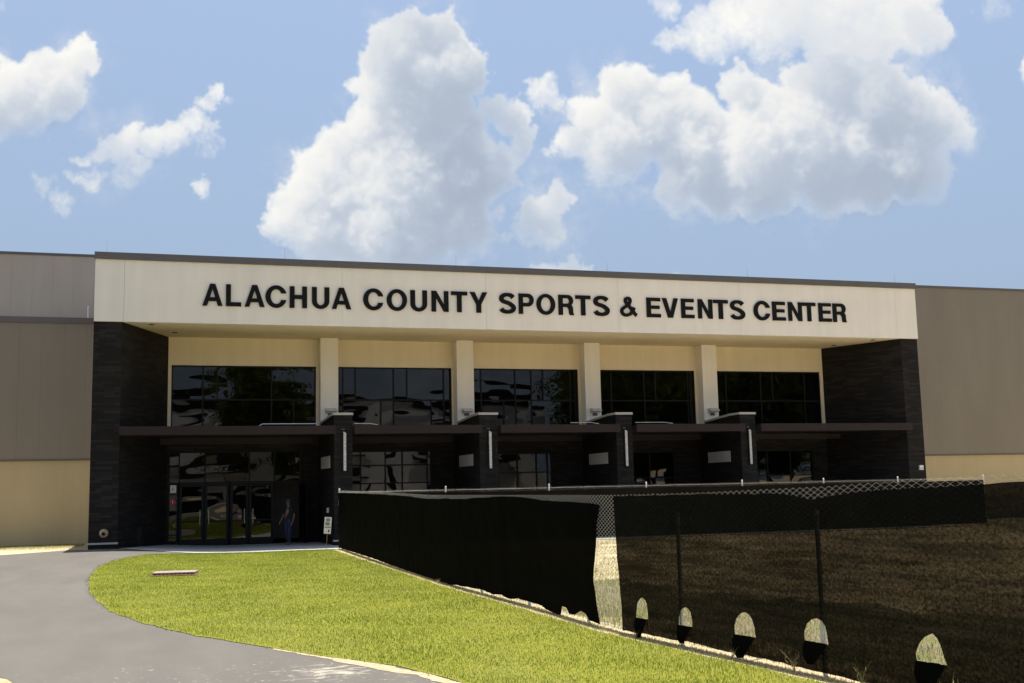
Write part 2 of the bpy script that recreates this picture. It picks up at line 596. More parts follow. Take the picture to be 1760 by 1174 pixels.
def brick():
    m, nt, b, _ = new_mat('black_stack_brick')
    tcn = N(nt, 'ShaderNodeNewGeometry')
    s = N(nt, 'ShaderNodeSeparateXYZ')
    nt.links.new(tcn.outputs['Position'], s.inputs[0])
    # run along the wall whichever way it faces
    sn = N(nt, 'ShaderNodeSeparateXYZ')
    nt.links.new(tcn.outputs['True Normal'], sn.inputs[0])
    side = math_n(nt, 'GREATER_THAN', math_n(nt, 'ABSOLUTE', sn.outputs[0]), .7)
    run = math_n(nt, 'ADD', math_n(nt, 'MULTIPLY', s.outputs[1], side), math_n(nt, 'MULTIPLY', s.outputs[0], math_n(nt, 'SUBTRACT', 1.0, side)))
    cb = N(nt, 'ShaderNodeCombineXYZ')
    nt.links.new(run, cb.inputs[0])
    nt.links.new(s.outputs[2], cb.inputs[1])
    br = N(nt, 'ShaderNodeTexBrick')
    br.offset = .37
    br.inputs['Scale'].default_value = 1.0
    br.inputs['Brick Width'].default_value = .62
    br.inputs['Row Height'].default_value = .102
    br.inputs['Mortar Size'].default_value = .006
    br.inputs['Mortar Smooth'].default_value = .3
    br.inputs['Bias'].default_value = -.35
    br.inputs['Color1'].default_value = (.011, .0095, .0085, 1)
    br.inputs['Color2'].default_value = (.029, .025, .0225, 1)
    br.inputs['Mortar'].default_value = (.004, .0035, .003, 1)
    nt.links.new(cb.outputs[0], br.inputs['Vector'])
    v = objco(nt, (1.2, 1.2, 6))
    n = noise_n(nt, v, 1.4, 5, .7)
    scuff = maprange(nt, n, .68, .76)
    c = mix_rgb(nt, math_n(nt, 'MULTIPLY', scuff, .55), br.outputs['Color'], (.045, .040, .037))
    n2 = noise_n(nt, objco(nt), .7, 4, .6)
    hs = N(nt, 'ShaderNodeHueSaturation')
    nt.links.new(c, hs.inputs['Color'])
    nt.links.new(maprange(nt, n2, .3, .7, .8, 1.2), hs.inputs['Value'])
    nt.links.new(hs.outputs[0], b.inputs['Base Color'])
    b.inputs['Roughness'].default_value = .75
    b.inputs['Specular IOR Level'].default_value = .18
    h = math_n(nt, 'ADD', math_n(nt, 'MULTIPLY', br.outputs['Fac'], -1.0), math_n(nt, 'MULTIPLY', n, .5))
    bump_to(nt, b, h, .006)
    return m


M['brick'] = brick()


def glass(name, tr=.10, wave=.0030, sc_=.55):
    m, nt, b, out = new_mat(name)
    nt.nodes.remove(b)
    gl = N(nt, 'ShaderNodeBsdfGlossy')
    gl.inputs['Roughness'].default_value = .004
    gl.inputs['Color'].default_value = (1, .96, .91, 1)
    tp = N(nt, 'ShaderNodeBsdfTransparent')
    tp.inputs['Color'].default_value = (tr, tr * 1.04, tr * 1.08, 1)
    fr = N(nt, 'ShaderNodeFresnel')
    fr.inputs['IOR'].default_value = 1.50
    v = objco(nt, (.8, .8, 1.9))
    n = noise_n(nt, v, sc_, 1.2, .4)
    bp = N(nt, 'ShaderNodeBump')
    bp.inputs['Distance'].default_value = wave * 10
    bp.inputs['Strength'].default_value = .5
    nt.links.new(n, bp.inputs['Height'])
    nt.links.new(bp.outputs[0], gl.inputs['Normal'])
    mx = N(nt, 'ShaderNodeMixShader')
    nt.links.new(math_n(nt, 'MULTIPLY', fr.outputs[0], 1.08), mx.inputs[0])
    nt.links.new(tp.outputs[0], mx.inputs[1])
    nt.links.new(gl.outputs[0], mx.inputs[2])
    nt.links.new(mx.outputs[0], out.inputs['Surface'])
    return m


M['glass'] = glass('tinted_glass', .16)


def asphalt():
    m, nt, b, _ = new_mat('asphalt')
    v = objco(nt)
    fine = noise_n(nt, v, 90, 3, .7)
    big = noise_n(nt, v, .45, 5, .6)
    sweep = noise_n(nt, objco(nt, (.9, .25, 1), (0, 0, R(18))), 1.1, 5, .55)
    c = mix_rgb(nt, maprange(nt, fine, .3, .7), (.084, .075, .061), (.130, .115, .095))
    c = mix_rgb(nt, maprange(nt, big, .35, .7, 0, .5), c, (.130, .115, .100))
    c = mix_rgb(nt, maprange(nt, sweep, .42, .66, 0, .65), c, (.086, .077, .064))
    # scattered sand, thickest on the near stretch
    g = N(nt, 'ShaderNodeNewGeometry')
    s = N(nt, 'ShaderNodeSeparateXYZ')
    nt.links.new(g.outputs['Position'], s.inputs[0])
    near = maprange(nt, s.outputs[1], -28.5, -33.5)
    sp = noise_n(nt, v, 9, 6, .75)
    thr = maprange(nt, near, 0, 1, .72, .60)
    dots = maprange(nt, math_n(nt, 'SUBTRACT', sp, thr), 0, .03)
    c = mix_rgb(nt, math_n(nt, 'MULTIPLY', dots, .75), c, (.42, .36, .27))
    # tracked sand beside the lawn edge
    dx = math_n(nt, 'DIVIDE', math_n(nt, 'ADD', s.outputs[0], 4.05), .75)
    dy = math_n(nt, 'DIVIDE', math_n(nt, 'ADD', s.outputs[1], 33.05), .75)
    dd = math_n(nt, 'SQRT', math_n(nt, 'ADD', math_n(nt, 'MULTIPLY', dx, dx), math_n(nt, 'MULTIPLY', dy, dy)))
    st = math_n(nt, 'SUBTRACT', maprange(nt, dd, 0, 1.3, .72, 0), maprange(nt, noise_n(nt, objco(nt, (1, 2.2, 1)), 3.5, 7, .7), .35, .65, 0, .9))
    c = mix_rgb(nt, maprange(nt, st, .0, .35, 0, .8), c, (.38, .34, .26))
    nt.links.new(c, b.inputs['Base Color'])
    b.inputs['Roughness'].default_value = .85
    b.inputs['Specular IOR Level'].default_value = .35
    bump_to(nt, b, fine, .004)
    return m


M['asphalt'] = asphalt()


def sand(name, green=.35, k=1.0):
    m, nt, b, _ = new_mat(name)
    v = objco(nt)
    n1 = noise_n(nt, v, .5, 6, .65)
    n2 = noise_n(nt, v, 14, 6, .75)
    n3 = noise_n(nt, v, 3.0, 6, .7)
    c = mix_rgb(nt, maprange(nt, n2, .3, .7), (.30 * k, .24 * k, .145 * k), (.52 * k, .43 * k, .28 * k))
    c = mix_rgb(nt, maprange(nt, math_n(nt, 'ADD', math_n(nt, 'MULTIPLY', n1, .5), math_n(nt, 'MULTIPLY', n3, .5)), .50, .58, 0, green), c, (.16, .17, .05))
    nt.links.new(c, b.inputs['Base Color'])
    b.inputs['Roughness'].default_value = .95
    b.inputs['Specular IOR Level'].default_value = .15
    bump_to(nt, b, n2, .03)
    return m


M['ground'] = sand('sandy_ground', .40, 1.12)
M['sand'] = sand('pale_sand', .15)
M['rough'] = sand('weedy_sand', .95, .42)


def lawn_base():
    m, nt, b, _ = new_mat('lawn_soil')
    v = objco(nt)
    n1 = noise_n(nt, v, .6, 5, .6)
    n2 = noise_n(nt, v, 20, 5, .7)
    c = mix_rgb(nt, maprange(nt, n2, .3, .7), (.15, .155, .015), (.25, .24, .04))
    c = mix_rgb(nt, maprange(nt, n1, .5, .75, 0, .5), c, (.20, .19, .06))
    nt.links.new(c, b.inputs['Base Color'])
    b.inputs['Roughness'].default_value = 1
    b.inputs['Specular IOR Level'].default_value = .1
    bump_to(nt, b, n2, .03)
    return m


M['lawn'] = lawn_base()


def blade_mat(name, dry=.18, ca=(.105, .155, .014), cb=(.215, .255, .030)):
    m, nt, b, out = new_mat(name)
    g = N(nt, 'ShaderNodeNewGeometry')
    v = objco(nt)
    n1 = noise_n(nt, v, .55, 5, .65)
    n2 = noise_n(nt, v, 2.6, 4, .65)
    rnd = g.outputs['Random Per Island']
    c = mix_rgb(nt, rnd, ca, cb)
    c = mix_rgb(nt, maprange(nt, n2, .46, .66, 0, .5), c, (.28, .335, .045))
    c = mix_rgb(nt, maprange(nt, n1, .38, .60, .7, 0), c, (.135, .195, .012))
    spot = noise_n(nt, v, 1.15, 5, .75)
    c = mix_rgb(nt, maprange(nt, spot, .655, .70, 0, .75), c, (.29, .235, .12))
    isdry = math_n(nt, 'LESS_THAN', math_n(nt, 'FRACT', math_n(nt, 'MULTIPLY', rnd, 37.3)), math_n(nt, 'MULTIPLY', maprange(nt, n1, .3, .75, .3, 1.8), dry))
    c = mix_rgb(nt, isdry, c, (.55, .46, .24))
    nt.links.new(c, b.inputs['Base Color'])
    b.inputs['Roughness'].default_value = .65
    b.inputs['Specular IOR Level'].default_value = .12
    tr = N(nt, 'ShaderNodeBsdfTranslucent')
    nt.links.new(c, tr.inputs['Color'])
    mx = N(nt, 'ShaderNodeMixShader')
    mx.inputs[0].default_value = .5
    nt.links.new(b.outputs[0], mx.inputs[1])
    nt.links.new(tr.outputs[0], mx.inputs[2])
    nt.links.new(mx.outputs[0], out.inputs['Surface'])
    return m


M['blade'] = blade_mat('grass_blade', .07, (.145, .200, .014), (.215, .268, .028))
M['weed'] = blade_mat('weed_blade', .5, (.07, .10, .015), (.22, .23, .05))
M['straw'] = blade_mat('straw', .9, (.10, .09, .04), (.34, .28, .16))
M['leaf'] = blade_mat('tree_leaf', 0.0, (.004, .006, .0025), (.010, .014, .005))
M['bark'] = simple('bark', (.09, .07, .05), .9, 0, .3, 6, .2, .02, 15)


def screen_mat(name, col, trans, streak):
    m, nt, b, out = new_mat(name)
    v = objco(nt)
    g = N(nt, 'ShaderNodeNewGeometry')
    st = noise_n(nt, objco(nt, (.5, .5, 9)), 1.6, 5, .6)
    weave = noise_n(nt, objco(nt, (26, 26, 34)), 1.0, 5, .8)
    f = math_n(nt, 'MULTIPLY', maprange(nt, st, .32, .68, 1 - streak, 1 + streak), maprange(nt, weave, .38, .62, .3, 1.7))
    t = math_n(nt, 'MULTIPLY', f, trans)
    big = noise_n(nt, v, 1.2, 4, .6)
    c = mix_rgb(nt, maprange(nt, big, .3, .7), tuple(x * .8 for x in col), tuple(x * 1.25 for x in col))
    nt.links.new(c, b.inputs['Base Color'])
    b.inputs['Roughness'].default_value = .85
    b.inputs['Specular IOR Level'].default_value = .015
    tp = N(nt, 'ShaderNodeBsdfTransparent')
    tp.inputs['Color'].default_value = (1, .86, .68, 1)
    mx = N(nt, 'ShaderNodeMixShader')
    nt.links.new(t, mx.inputs[0])
    nt.links.new(b.outputs[0], mx.inputs[1])
    nt.links.new(tp.outputs[0], mx.inputs[2])
    nt.links.new(mx.outputs[0], out.inputs['Surface'])
    return m


M['screen_open'] = screen_mat('black_mesh_fabric', (.0060, .0058, .0050), .027, .55)
M['screen_dense'] = screen_mat('dense_black_fabric', (.0022, .0023, .0018), .0015, .5)
M['screen_far'] = screen_mat('brown_black_fabric', (.010, .0085, .007), .004, .3)


def lamp_mat(name, col, st):
    m, nt, b, out = new_mat(name)
    b.inputs['Base Color'].default_value = (.7, .7, .7, 1)
    b.inputs['Emission Color'].default_value = (*col, 1)
    b.inputs['Emission Strength'].default_value = st
    return m


M['ceiling_lamp'] = lamp_mat('ceiling_lamp_glow', (1, .93, .8), 2.2)
M['skin'] = simple('skin', (.17, .09, .065), .65)
M['shirt'] = simple('dark_shirt', (.007, .009, .010), .9, 0, .2, 8)
M['jeans'] = simple('blue_denim', (.018, .027, .065), .9, 0, .25, 12)
M['cap_cloth'] = simple('dark_cap', (.06, .05, .05), .8)
M['shoe'] = simple('brown_shoe', (.12, .09, .06), .7)
M['hair'] = simple('dark_hair', (.02, .015, .012), .7)
M['paper'] = simple('white_paper', (.75, .75, .72), .7, 0, .03, 6)


# ------------------------------------------------------------------ ground
def sstep(a, b, x):
    t = min(1, max(0, (x - a) / (b - a)))
    return t * t * (3 - 2 * t)


def gz(x, y):
    d = sstep(-8.0, -3.0, x) * sstep(-7.0, -2.0, y)
    return 0.05 * sstep(-8, -3, y) * (1 - sstep(-8.5, -3.0, x)) - 0.15 * d + .02 * math.sin(x * .33 + 1) * math.sin(y * .21) * (1 - sstep(-8, -4, y))


def sheet(name, poly, off, mat, step, parent=None, jag=0.0, seed=0, kind='structure', holes=None):
    rg = random.Random(seed)
    P = []
    n = len(poly)
    for i in range(n):
        a, b = Vector(poly[i]), Vector(poly[(i + 1) % n])
        k = max(1, int((b - a).length / step))
        for j in range(k):
            p = a.lerp(b, j / k)
            if jag:
                q = noise.noise_vector(Vector((p.x * 1.7 + seed, p.y * 1.7, 0))) * jag + noise.noise_vector(Vector((p.x * 7 + seed, p.y * 7, 3))) * jag * .5
                p = p + Vector((q.x, q.y))
            P.append(p)
    edges = [(i, (i + 1) % len(P)) for i in range(len(P))]
    xs, ys = [p.x for p in P], [p.y for p in P]
    pts = list(P)
    x = min(xs)
    st = step * 1.5
    while x < max(xs):
        y = min(ys)
        while y < max(ys):
            pts.append(Vector((x + rg.uniform(-.2, .2) * st, y + rg.uniform(-.2, .2) * st)))
            y += st
        x += st
    vo, eo, fo, _, _, _ = delaunay_2d_cdt(pts, edges, [list(range(len(P)))], 1, 1e-5)
    me = bpy.data.meshes.new(name)
    me.from_pydata([(v.x, v.y, gz(v.x, v.y) + off) for v in vo], [], fo)
    bm = bmesh.new()
    bm.from_mesh(me)
    bmesh.ops.recalc_face_normals(bm, faces=bm.faces)
    if sum(f.normal.z for f in bm.faces) < 0:
        bmesh.ops.reverse_faces(bm, faces=bm.faces)
    bm.to_mesh(me)
    bm.free()
    o = link(name, me, mat, parent)
    if kind:
        o['kind'] = kind
    return o


# base sheet: fine grid near, stretched to the horizon
def coords(lo, hi, step, far):
    c = list(np.arange(lo, hi + .01, step))
    g, d = [], step
    x = hi
    while x < far:
        d *= 1.5
        x += d
        g.append(x)
    h, d = [], step
    x = lo
    while x > -far:
        d *= 1.5
        x -= d
        h.append(x)
    return sorted(h) + c + g


gxs, gys = coords(-22, 34, .5, 2500), coords(-50, 12, .5, 2500)
gv = [(x, y, gz(x, y)) for y in gys for x in gxs]
nxg = len(gxs)
gf = [(j * nxg + i, j * nxg + i + 1, (j + 1) * nxg + i + 1, (j + 1) * nxg + i) for j in range(len(gys) - 1) for i in range(nxg - 1)]
gm = bpy.data.meshes.new('ground')
gm.from_pydata(gv, [], gf)
gm.polygons.foreach_set('use_smooth', [True] * len(gm.polygons))
g_o = link('ground', gm, M['ground'])
g_o['kind'] = 'structure'

ISLAND = [(-.06, -4.55), (-2.4, -4.15), (-4.4, -3.95), (-5.5, -4.2), (-6.35, -5.0), (-6.9, -6.7), (-7.3, -8.6), (-7.54, -11.0), (-7.56, -14.0),
          (-7.5, -16.9), (-7.24, -20.4), (-6.7, -24.5), (-6.07, -27.0), (-5.34, -29.0), (-4.59, -30.6), (-3.95, -31.9), (-3.51, -32.6), (-3.15, -33.4),
          (-2.87, -34.4), (-2.7, -35.6), (-2.65, -38.0), (-2.7, -44.0), (1.8, -44.0), (.95, -39.5), (.42, -36.0), (.12, -33.5), (-.16, -31.2),
          (-.22, -27.3), (-.37, -22.8), (-.27, -16.0)]
ROAD = [(-8.9, .35), (-8.45, -.12), (-7.4, -.12), (-6.3, -1.6), (-5.0, -3.2), (-2.3, -3.75), (-.2, -4.2), (-.2, -4.5), (-2.4, -4.3), (-4.4, -4.2), (-5.2, -5.5), (-6.0, -8),
        (-6.8, -12), (-6.8, -16), (-6.4, -20.4), (-5.9, -24.5), (-5.3, -27.0), (-4.6, -29.0), (-3.9, -30.6), (-3.2, -31.9), (-2.7, -32.9),
        (-2.3, -34.4), (-2.2, -38), (-2.2, -50), (-7.0, -50), (-6.8, -36), (-7.05, -33.4), (-7.45, -32.0), (-8.2, -31.0), (-9.6, -30.0), (-14, -27.5), (-24, -24),
        (-40, -22), (-40, -8), (-24, -6), (-15.5, -4.2), (-11.3, -2.1)]
sheet('road', ROAD, .004, M['asphalt'], .45, jag=.03, seed=3)
sheet('lawn_ground', ISLAND, .012, M['lawn'], .35, jag=.06, seed=8)
WALK = [(-7.38, -.06), (-6.2, -1.5), (-4.9, -3.1), (-2.3, -3.62), (.2, -4.05), (6, -4.1), (29, -4.1), (28.1, .02), (26.3, 4.1), (-5.6, 4.1)]
LOT = [(-90, -52), (160, -52), (160, -121), (-90, -121)]
sheet('reflection_lot', LOT, .010, M['asphalt'], 6, seed=4)  # unseen asphalt added to darken the reflections in the door glass
sheet('walkway', WALK, .022, M['concrete'], .6, seed=2)
# slim verge of washed sand between lawn and asphalt on the near curve
VERGE = [(-4.45, -30.8), (-3.95, -31.85), (-3.5, -32.6), (-3.12, -33.5), (-2.8, -34.6), (-2.65, -36), (-2.5, -38.0), (-2.8, -38), (-2.84, -36.2),
         (-2.96, -34.9), (-3.25, -33.7), (-3.66, -32.85), (-4.05, -31.95), (-4.5, -30.9)]
sheet('sand_verge', VERGE, .008, M['sand'], .10, jag=.09, seed=11)
ROUGH = [(1.4, -43), (1.0, -33), (.9, -27), (.8, -22.8), (.9, -16), (1.2, -6), (2.0, -6), (2.2, -16), (3.0, -23), (4.6, -30), (7.5, -36), (10.5, -43)]
sheet('rough_verge', ROUGH, .006, M['rough'], .3, jag=1.3, seed=31)


# ------------------------------------------------------------------ grass
def in_poly(px, py, poly):
    ins = np.zeros(len(px), bool)
    n = len(poly)
    for i in range(n):
        x1, y1 = poly[i]
        x2, y2 = poly[(i + 1) % n]
        c = ((y1 > py) != (y2 > py)) & (px < (x2 - x1) * (py - y1) / (y2 - y1 + 1e-12) + x1)
        ins ^= c
    return ins


def gz_np(x, y):
    def s(a, b, v):
        t = np.clip((v - a) / (b - a), 0, 1)
        return t * t * (3 - 2 * t)
    return .05 * s(-8, -3, y) * (1 - s(-8.5, -3, x)) - .15 * s(-8, -3, x) * s(-7, -2, y) + .02 * np.sin(x * .33 + 1) * np.sin(y * .21) * (1 - s(-8, -4, y))


def blades(name, px, py, h, w, mat, seed, lean=.5, base=.01):
    rg = np.random.default_rng(seed)
    n = len(px)
    a = rg.uniform(0, 2 * np.pi, n)
    la = rg.uniform(0, 2 * np.pi, n)
    ll = np.abs(rg.normal(0, lean, n)) * h
    z0 = gz_np(px, py) + base
    dx, dy = np.cos(a) * w / 2, np.sin(a) * w / 2
    lx, ly = np.cos(la) * ll, np.sin(la) * ll
    V = np.empty((n, 5, 3), np.float32)
    V[:, 0] = np.stack([px - dx, py - dy, z0 - .01], -1)
    V[:, 1] = np.stack([px + dx, py + dy, z0 - .01], -1)
    V[:, 2] = np.stack([px + dx * .8 + lx * .35, py + dy * .8 + ly * .35, z0 + h * .55], -1)
    V[:, 3] = np.stack([px - dx * .8 + lx * .35, py - dy * .8 + ly * .35, z0 + h * .55], -1)
    hh = np.sqrt(np.maximum(h * h - (ll * .7) ** 2, (h * .35) ** 2))
    V[:, 4] = np.stack([px + lx, py + ly, z0 + hh], -1)
    b = (np.arange(n) * 5)[:, None]
    F = np.concatenate([b + np.array([0, 1, 2, 3]), b + np.array([3, 2, 4])], 1).ravel()
    lt = np.tile([4, 3], n)
    return np_mesh(name, V.reshape(-1, 3), F, lt, mat)


rg = np.random.default_rng(12)
n0 = 620000
# denser towards the camera
yy = -44 + (rg.random(n0) ** 1.35) * 40.5
xx = rg.uniform(-7.9, 1.9, n0)
ok = in_poly(xx, yy, ISLAND)
xx, yy = xx[ok], yy[ok]
keep = (yy > -40)
xx, yy = xx[keep], yy[keep]
xx = xx + rg.normal(0, .05, len(xx))
hh = rg.uniform(.016, .044, len(xx)) * (1 + .3 * np.sin(xx * 2.1 + np.sin(yy * 1.3) * 2) * np.sin(yy * 1.7))
lawn = blades('lawn_grass', xx, yy, hh, rg.uniform(.0035, .007, len(xx)), M['blade'], 5, .8)
tag(lawn, 'bright yellow green mown lawn between the asphalt drive and the black screened fence', 'grass', kind='stuff')
# sparse tufts on the sand behind the near fence
cl = rg.uniform(0, 1, (900, 2)) * np.array([11.5, 33]) + np.array([.25, -39])
ii = rg.integers(0, 900, 60000)
px_ = cl[ii, 0] + rg.normal(0, .16, len(ii))
py_ = cl[ii, 1] + rg.normal(0, .22, len(ii))
okb = px_ > .12 + np.interp(py_, [-43, -39.5, -36, -33.5, -31.2, -27.3, -22.8, -16, -4.5], [2, 1.2, .69, .4, .1, .05, -.1, 0, .33])
px_, py_ = px_[okb], py_[okb]
ex = rg.uniform(.15, 6.5, 80000)
ey = rg.uniform(-42, -5, 80000)
exx = np.interp(ey, [-43, -39.5, -36, -33.5, -31.2, -27.3, -22.8, -16, -4.5], [2, 1.2, .69, .4, .1, .05, -.1, 0, .33]) + .12 + (ex - .15) * rg.random(80000) ** .8
px_, py_ = np.concatenate([px_, exx]), np.concatenate([py_, ey])
tufts = blades('rough_grass', px_, py_, rg.uniform(.03, .11, len(px_)), rg.uniform(.004, .008, len(px_)), M['weed'], 6, .6, 0)
tag(tufts, 'sparse weedy grass on pale sand seen behind the black fence screen', 'grass', kind='stuff')
# straw and crumbs along the strip under the screens
sy2 = rg.uniform(-41, -5, 26000)
sx2 = np.interp(sy2, [-43, -39.5, -36, -33.5, -31.2, -27.3, -22.8, -16, -4.5], [2, 1.2, .69, .4, .1, .05, -.1, 0, .33]) + rg.normal(-.08, .07, 26000)
st_ = blades('straw_litter', sx2, sy2, rg.uniform(.008, .035, 26000), rg.uniform(.004, .012, 26000), M['straw'], 14, 1.4, 0)
tag(st_, 'loose straw and crumbs on the sandy strip under the fence screens', 'straw', kind='stuff')
# dry thatch and grass along the bottom of the left wing wall
px_ = rg.uniform(-20, -8.9, 26000)
py_ = 5.8 - np.abs(rg.normal(0, 2.0, 26000))
k_ = py_ > (px_ + 8.9) * -.25 - .2 + .9
th = blades('verge_grass', px_[k_], py_[k_], rg.uniform(.02, .07, k_.sum()), rg.uniform(.005, .01, k_.sum()), M['weed'], 9, .7, 0)
tag(th, 'pale dry grass at the foot of the tan wall left of the entrance', 'grass', kind='stuff')

# ------------------------------------------------------------------ building
LTR_Y = -0.13
XL, XR = -8.49, 29.13                   # outer edges of the entrance block
XLI, XRI = -7.45, 28.20                 # inner front edges of the brick pylons
XLB, XRB = -5.69, 26.42                 # inner back corners
YB, YC = 4.12, 3.47                     # recessed wall plane, column front plane
COLS = [(.71, 1.49), (6.89, 7.69), (13.13, 13.91), (19.27, 20.06)]
PIERS = [(.81, 1.56), (6.96, 7.77), (13.22, 13.99), (19.34, 20.12)]
ZS, ZF, ZT = 8.77, 11.22, 11.50
B = empty('sports_center', (10.3, 0, 0), 'wide cream and black brick sports center with deep recessed entrance front', 'building')

f = MB()
js = [XL, -7.4, 1.12, 7.31, 13.45, 19.5, 27.97, XR]
for a, b in zip(js[:-1], js[1:]):
    f.box(a + .0035, b - .0035, -.10, .22, ZS, ZF)
f.build('fascia', M['stucco'], B)
MB().box(XL + .03, XR - .03, .225, 5.99, ZS + .06, ZF - .01).build('fascia_backing', M['backing'], B)
MB().box(XL - .03, XR + .03, -.17, 6.2, ZF + .002, ZT).build('parapet_cap', M['cap'], B, bevel=.012)
# soffit, cut round the pylons
s = MB()
sx = [XL + .02, 1.12, 7.31, 13.45, 19.5, XR - .02]
for a, b in zip(sx[:-1], sx[1:]):
    s.box(a + .005, b - .005, .222, 4.3, ZS + .003, ZS + .055)
s.build('soffit', M['stucco_wall'], B)
for nm, poly in (('l', [(XL, 0), (XLI, 0), (XLB, YB), (XLB, 4.5), (XL, 4.5)]),
                 ('r', [(XRI, 0), (XR, 0), (XR, 4.5), (XRB, 4.5), (XRB, YB)])):
    py = MB().prism(poly, -.3, ZS - .003).build('brick_pylon', M['brick'], B)
    x0, x1 = (XL - .03, XLI + .03) if nm == 'l' else (XRI - .03, XR + .03)
    MB().box(x0, x1, -.05, .3, .22, .29).build('base_ledge', M['coping'], py, bevel=.01)
MB().box(XL + .0, XL + .5, 4.503, 6.0, -.2, ZS).build('stucco_return', M['stucco'], B)
MB().box(XR - .5, XR, 4.503, 6.0, -.2, ZS).build('stucco_return', M['stucco'], B)

# recessed wall: spans from bay to bay, window openings left open
bays = [(XLB, .71), (1.49, 6.89), (7.69, 13.13), (13.91, 19.27), (20.06, XRB)]
ZW0, ZW1 = 4.66, 7.56
upper = [(-5.55, .60), (1.57, 6.80), (7.78, 13.02), (14.02, 19.16), (20.20, 26.24)]
lower = [(-5.60, -.05, -.1, 3.85), (1.66, 5.82, .5, 3.80), (7.86, 11.62, .5, 3.62), (14.1, 17.9, .5, 3.62), (20.3, 25.6, .5, 3.62)]
wl, wd = MB(), MB()
for (a, b), (u0, u1), (l0, l1, lz0, lz1) in zip(bays, upper, lower):
    wl.box(a, b, YB, YB + .25, ZW1, ZS)
    wl.box(a, u0, YB, YB + .25, ZW0, ZW1 - .002)
    wl.box(u1, b, YB, YB + .25, ZW0, ZW1 - .002)
    wd.box(a, b, YB + .003, YB + .25, lz1, ZW0 - .002)
    wd.box(a, l0, YB + .003, YB + .25, -.3, lz1 - .002)
    wd.box(l1, b, YB + .003, YB + .25, -.3, lz1 - .002)
    if lz0 > 0:
        wd.box(l0 + .002, l1 - .002, YB + .003, YB + .25, -.3, lz0)
wl.build('upper_wall', M['stucco_wall'], B)
wd.build('lower_wall', M['brick'], B)
for x0, x1 in COLS:
    MB().box(x0, x1, YC, YB + .2, 4.60, ZS - .004).build('column', M['stucco_col'], B, bevel=.012)
    MB().box(x0 + .01, x1 - .01, YC + .01, YB + .2, -.3, 4.597).build('column_base', M['brick'], B)

rw = random.Random(4)


def window(x0, x1, z0, z1, vert, hor, name='window', y=YB, cells=True, fw_=.055):
    """storefront glazing: frame with full height mullions, extra short ones, and glass lites set at slightly different tilts"""
    fr = MB()
    fr.box(x0, x1, y + .04, y + .17, z0, z0 + fw_)
    fr.box(x0, x1, y + .04, y + .17, z1 - fw_, z1)
    fr.box(x0, x0 + fw_, y + .043, y + .167, z0 + fw_, z1 - fw_)
    fr.box(x1 - fw_, x1, y + .043, y + .167, z0 + fw_, z1 - fw_)
    for h in hor:
        fr.box(x0 + fw_, x1 - fw_, y + .05, y + .16, h - .03, h + .03)
    zb = [z0 + fw_] + [h for h in hor] + [z1 - fw_]
    for x, k in vert:     # k: None all rows, else row index
        rows = range(len(zb) - 1) if k is None else [k]
        for r in rows:
            fr.box(x - .03, x + .03, y + .053, y + .157, zb[r] + (.03 if r else 0), zb[r + 1] - (.03 if r < len(zb) - 2 else 0))
    w = fr.build(name, M['frame'], B)
    g = MB()
    for r in range(len(zb) - 1):
        xs = sorted([x0 + .03] + [x for x, k in vert if k is None or k == r] + [x1 - .03])
        for a, b in zip(xs[:-1], xs[1:]):
            tx, tz = rw.uniform(-.004, .004), rw.uniform(-.006, .006)
            ya = y + .105
            g.add([(a, ya - tx * (b - a), zb[r]), (b, ya + tx * (b - a), zb[r]), (b, ya + tx * (b - a) + tz, zb[r + 1]), (a, ya - tx * (b - a) + tz, zb[r + 1])], [(0, 1, 2, 3)])
    g.build('pane', M['glass'], w, fixn=False)
    return w


UH = 6.08
window(*upper[0], ZW0, ZW1, [(-4.24, None), (-3.64, 1), (-1.33, None), (-.38, 0)], [UH])
window(*upper[1], ZW0, ZW1, [(1.80, None), (2.36, 1), (3.51, 0), (4.10, None), (4.72, 1), (5.85, 0), (6.44, None)], [UH])
window(*upper[2], ZW0, ZW1, [(8.22, None), (9.31, 0), (9.89, None), (10.68, None), (11.27, 1), (12.62, None)], [UH])
window(*upper[3], ZW0, ZW1, [(14.73, None), (16.46, None), (17.05, 1), (18.79, None)], [UH])
window(*upper[4], ZW0, ZW1, [(20.89, None), (22.84, None), (23.5, 1), (25.34, None)], [UH])
window(1.66, 5.82, .5, 3.80, [(2.58, None), (3.70, None), (4.47, None), (5.62, None)], [2.35, 3.15])
window(7.86, 11.62, .5, 3.62, [(8.98, None), (9.91, None), (10.85, None), (11.39, None)], [1.9, 2.72])
window(14.1, 17.9, .5, 3.62, [(15.4, None), (16.6, None)], [2.35])
window(20.3, 25.6, .5, 3.62, [(21.6, None), (23.0, None), (24.3, None)], [2.35])
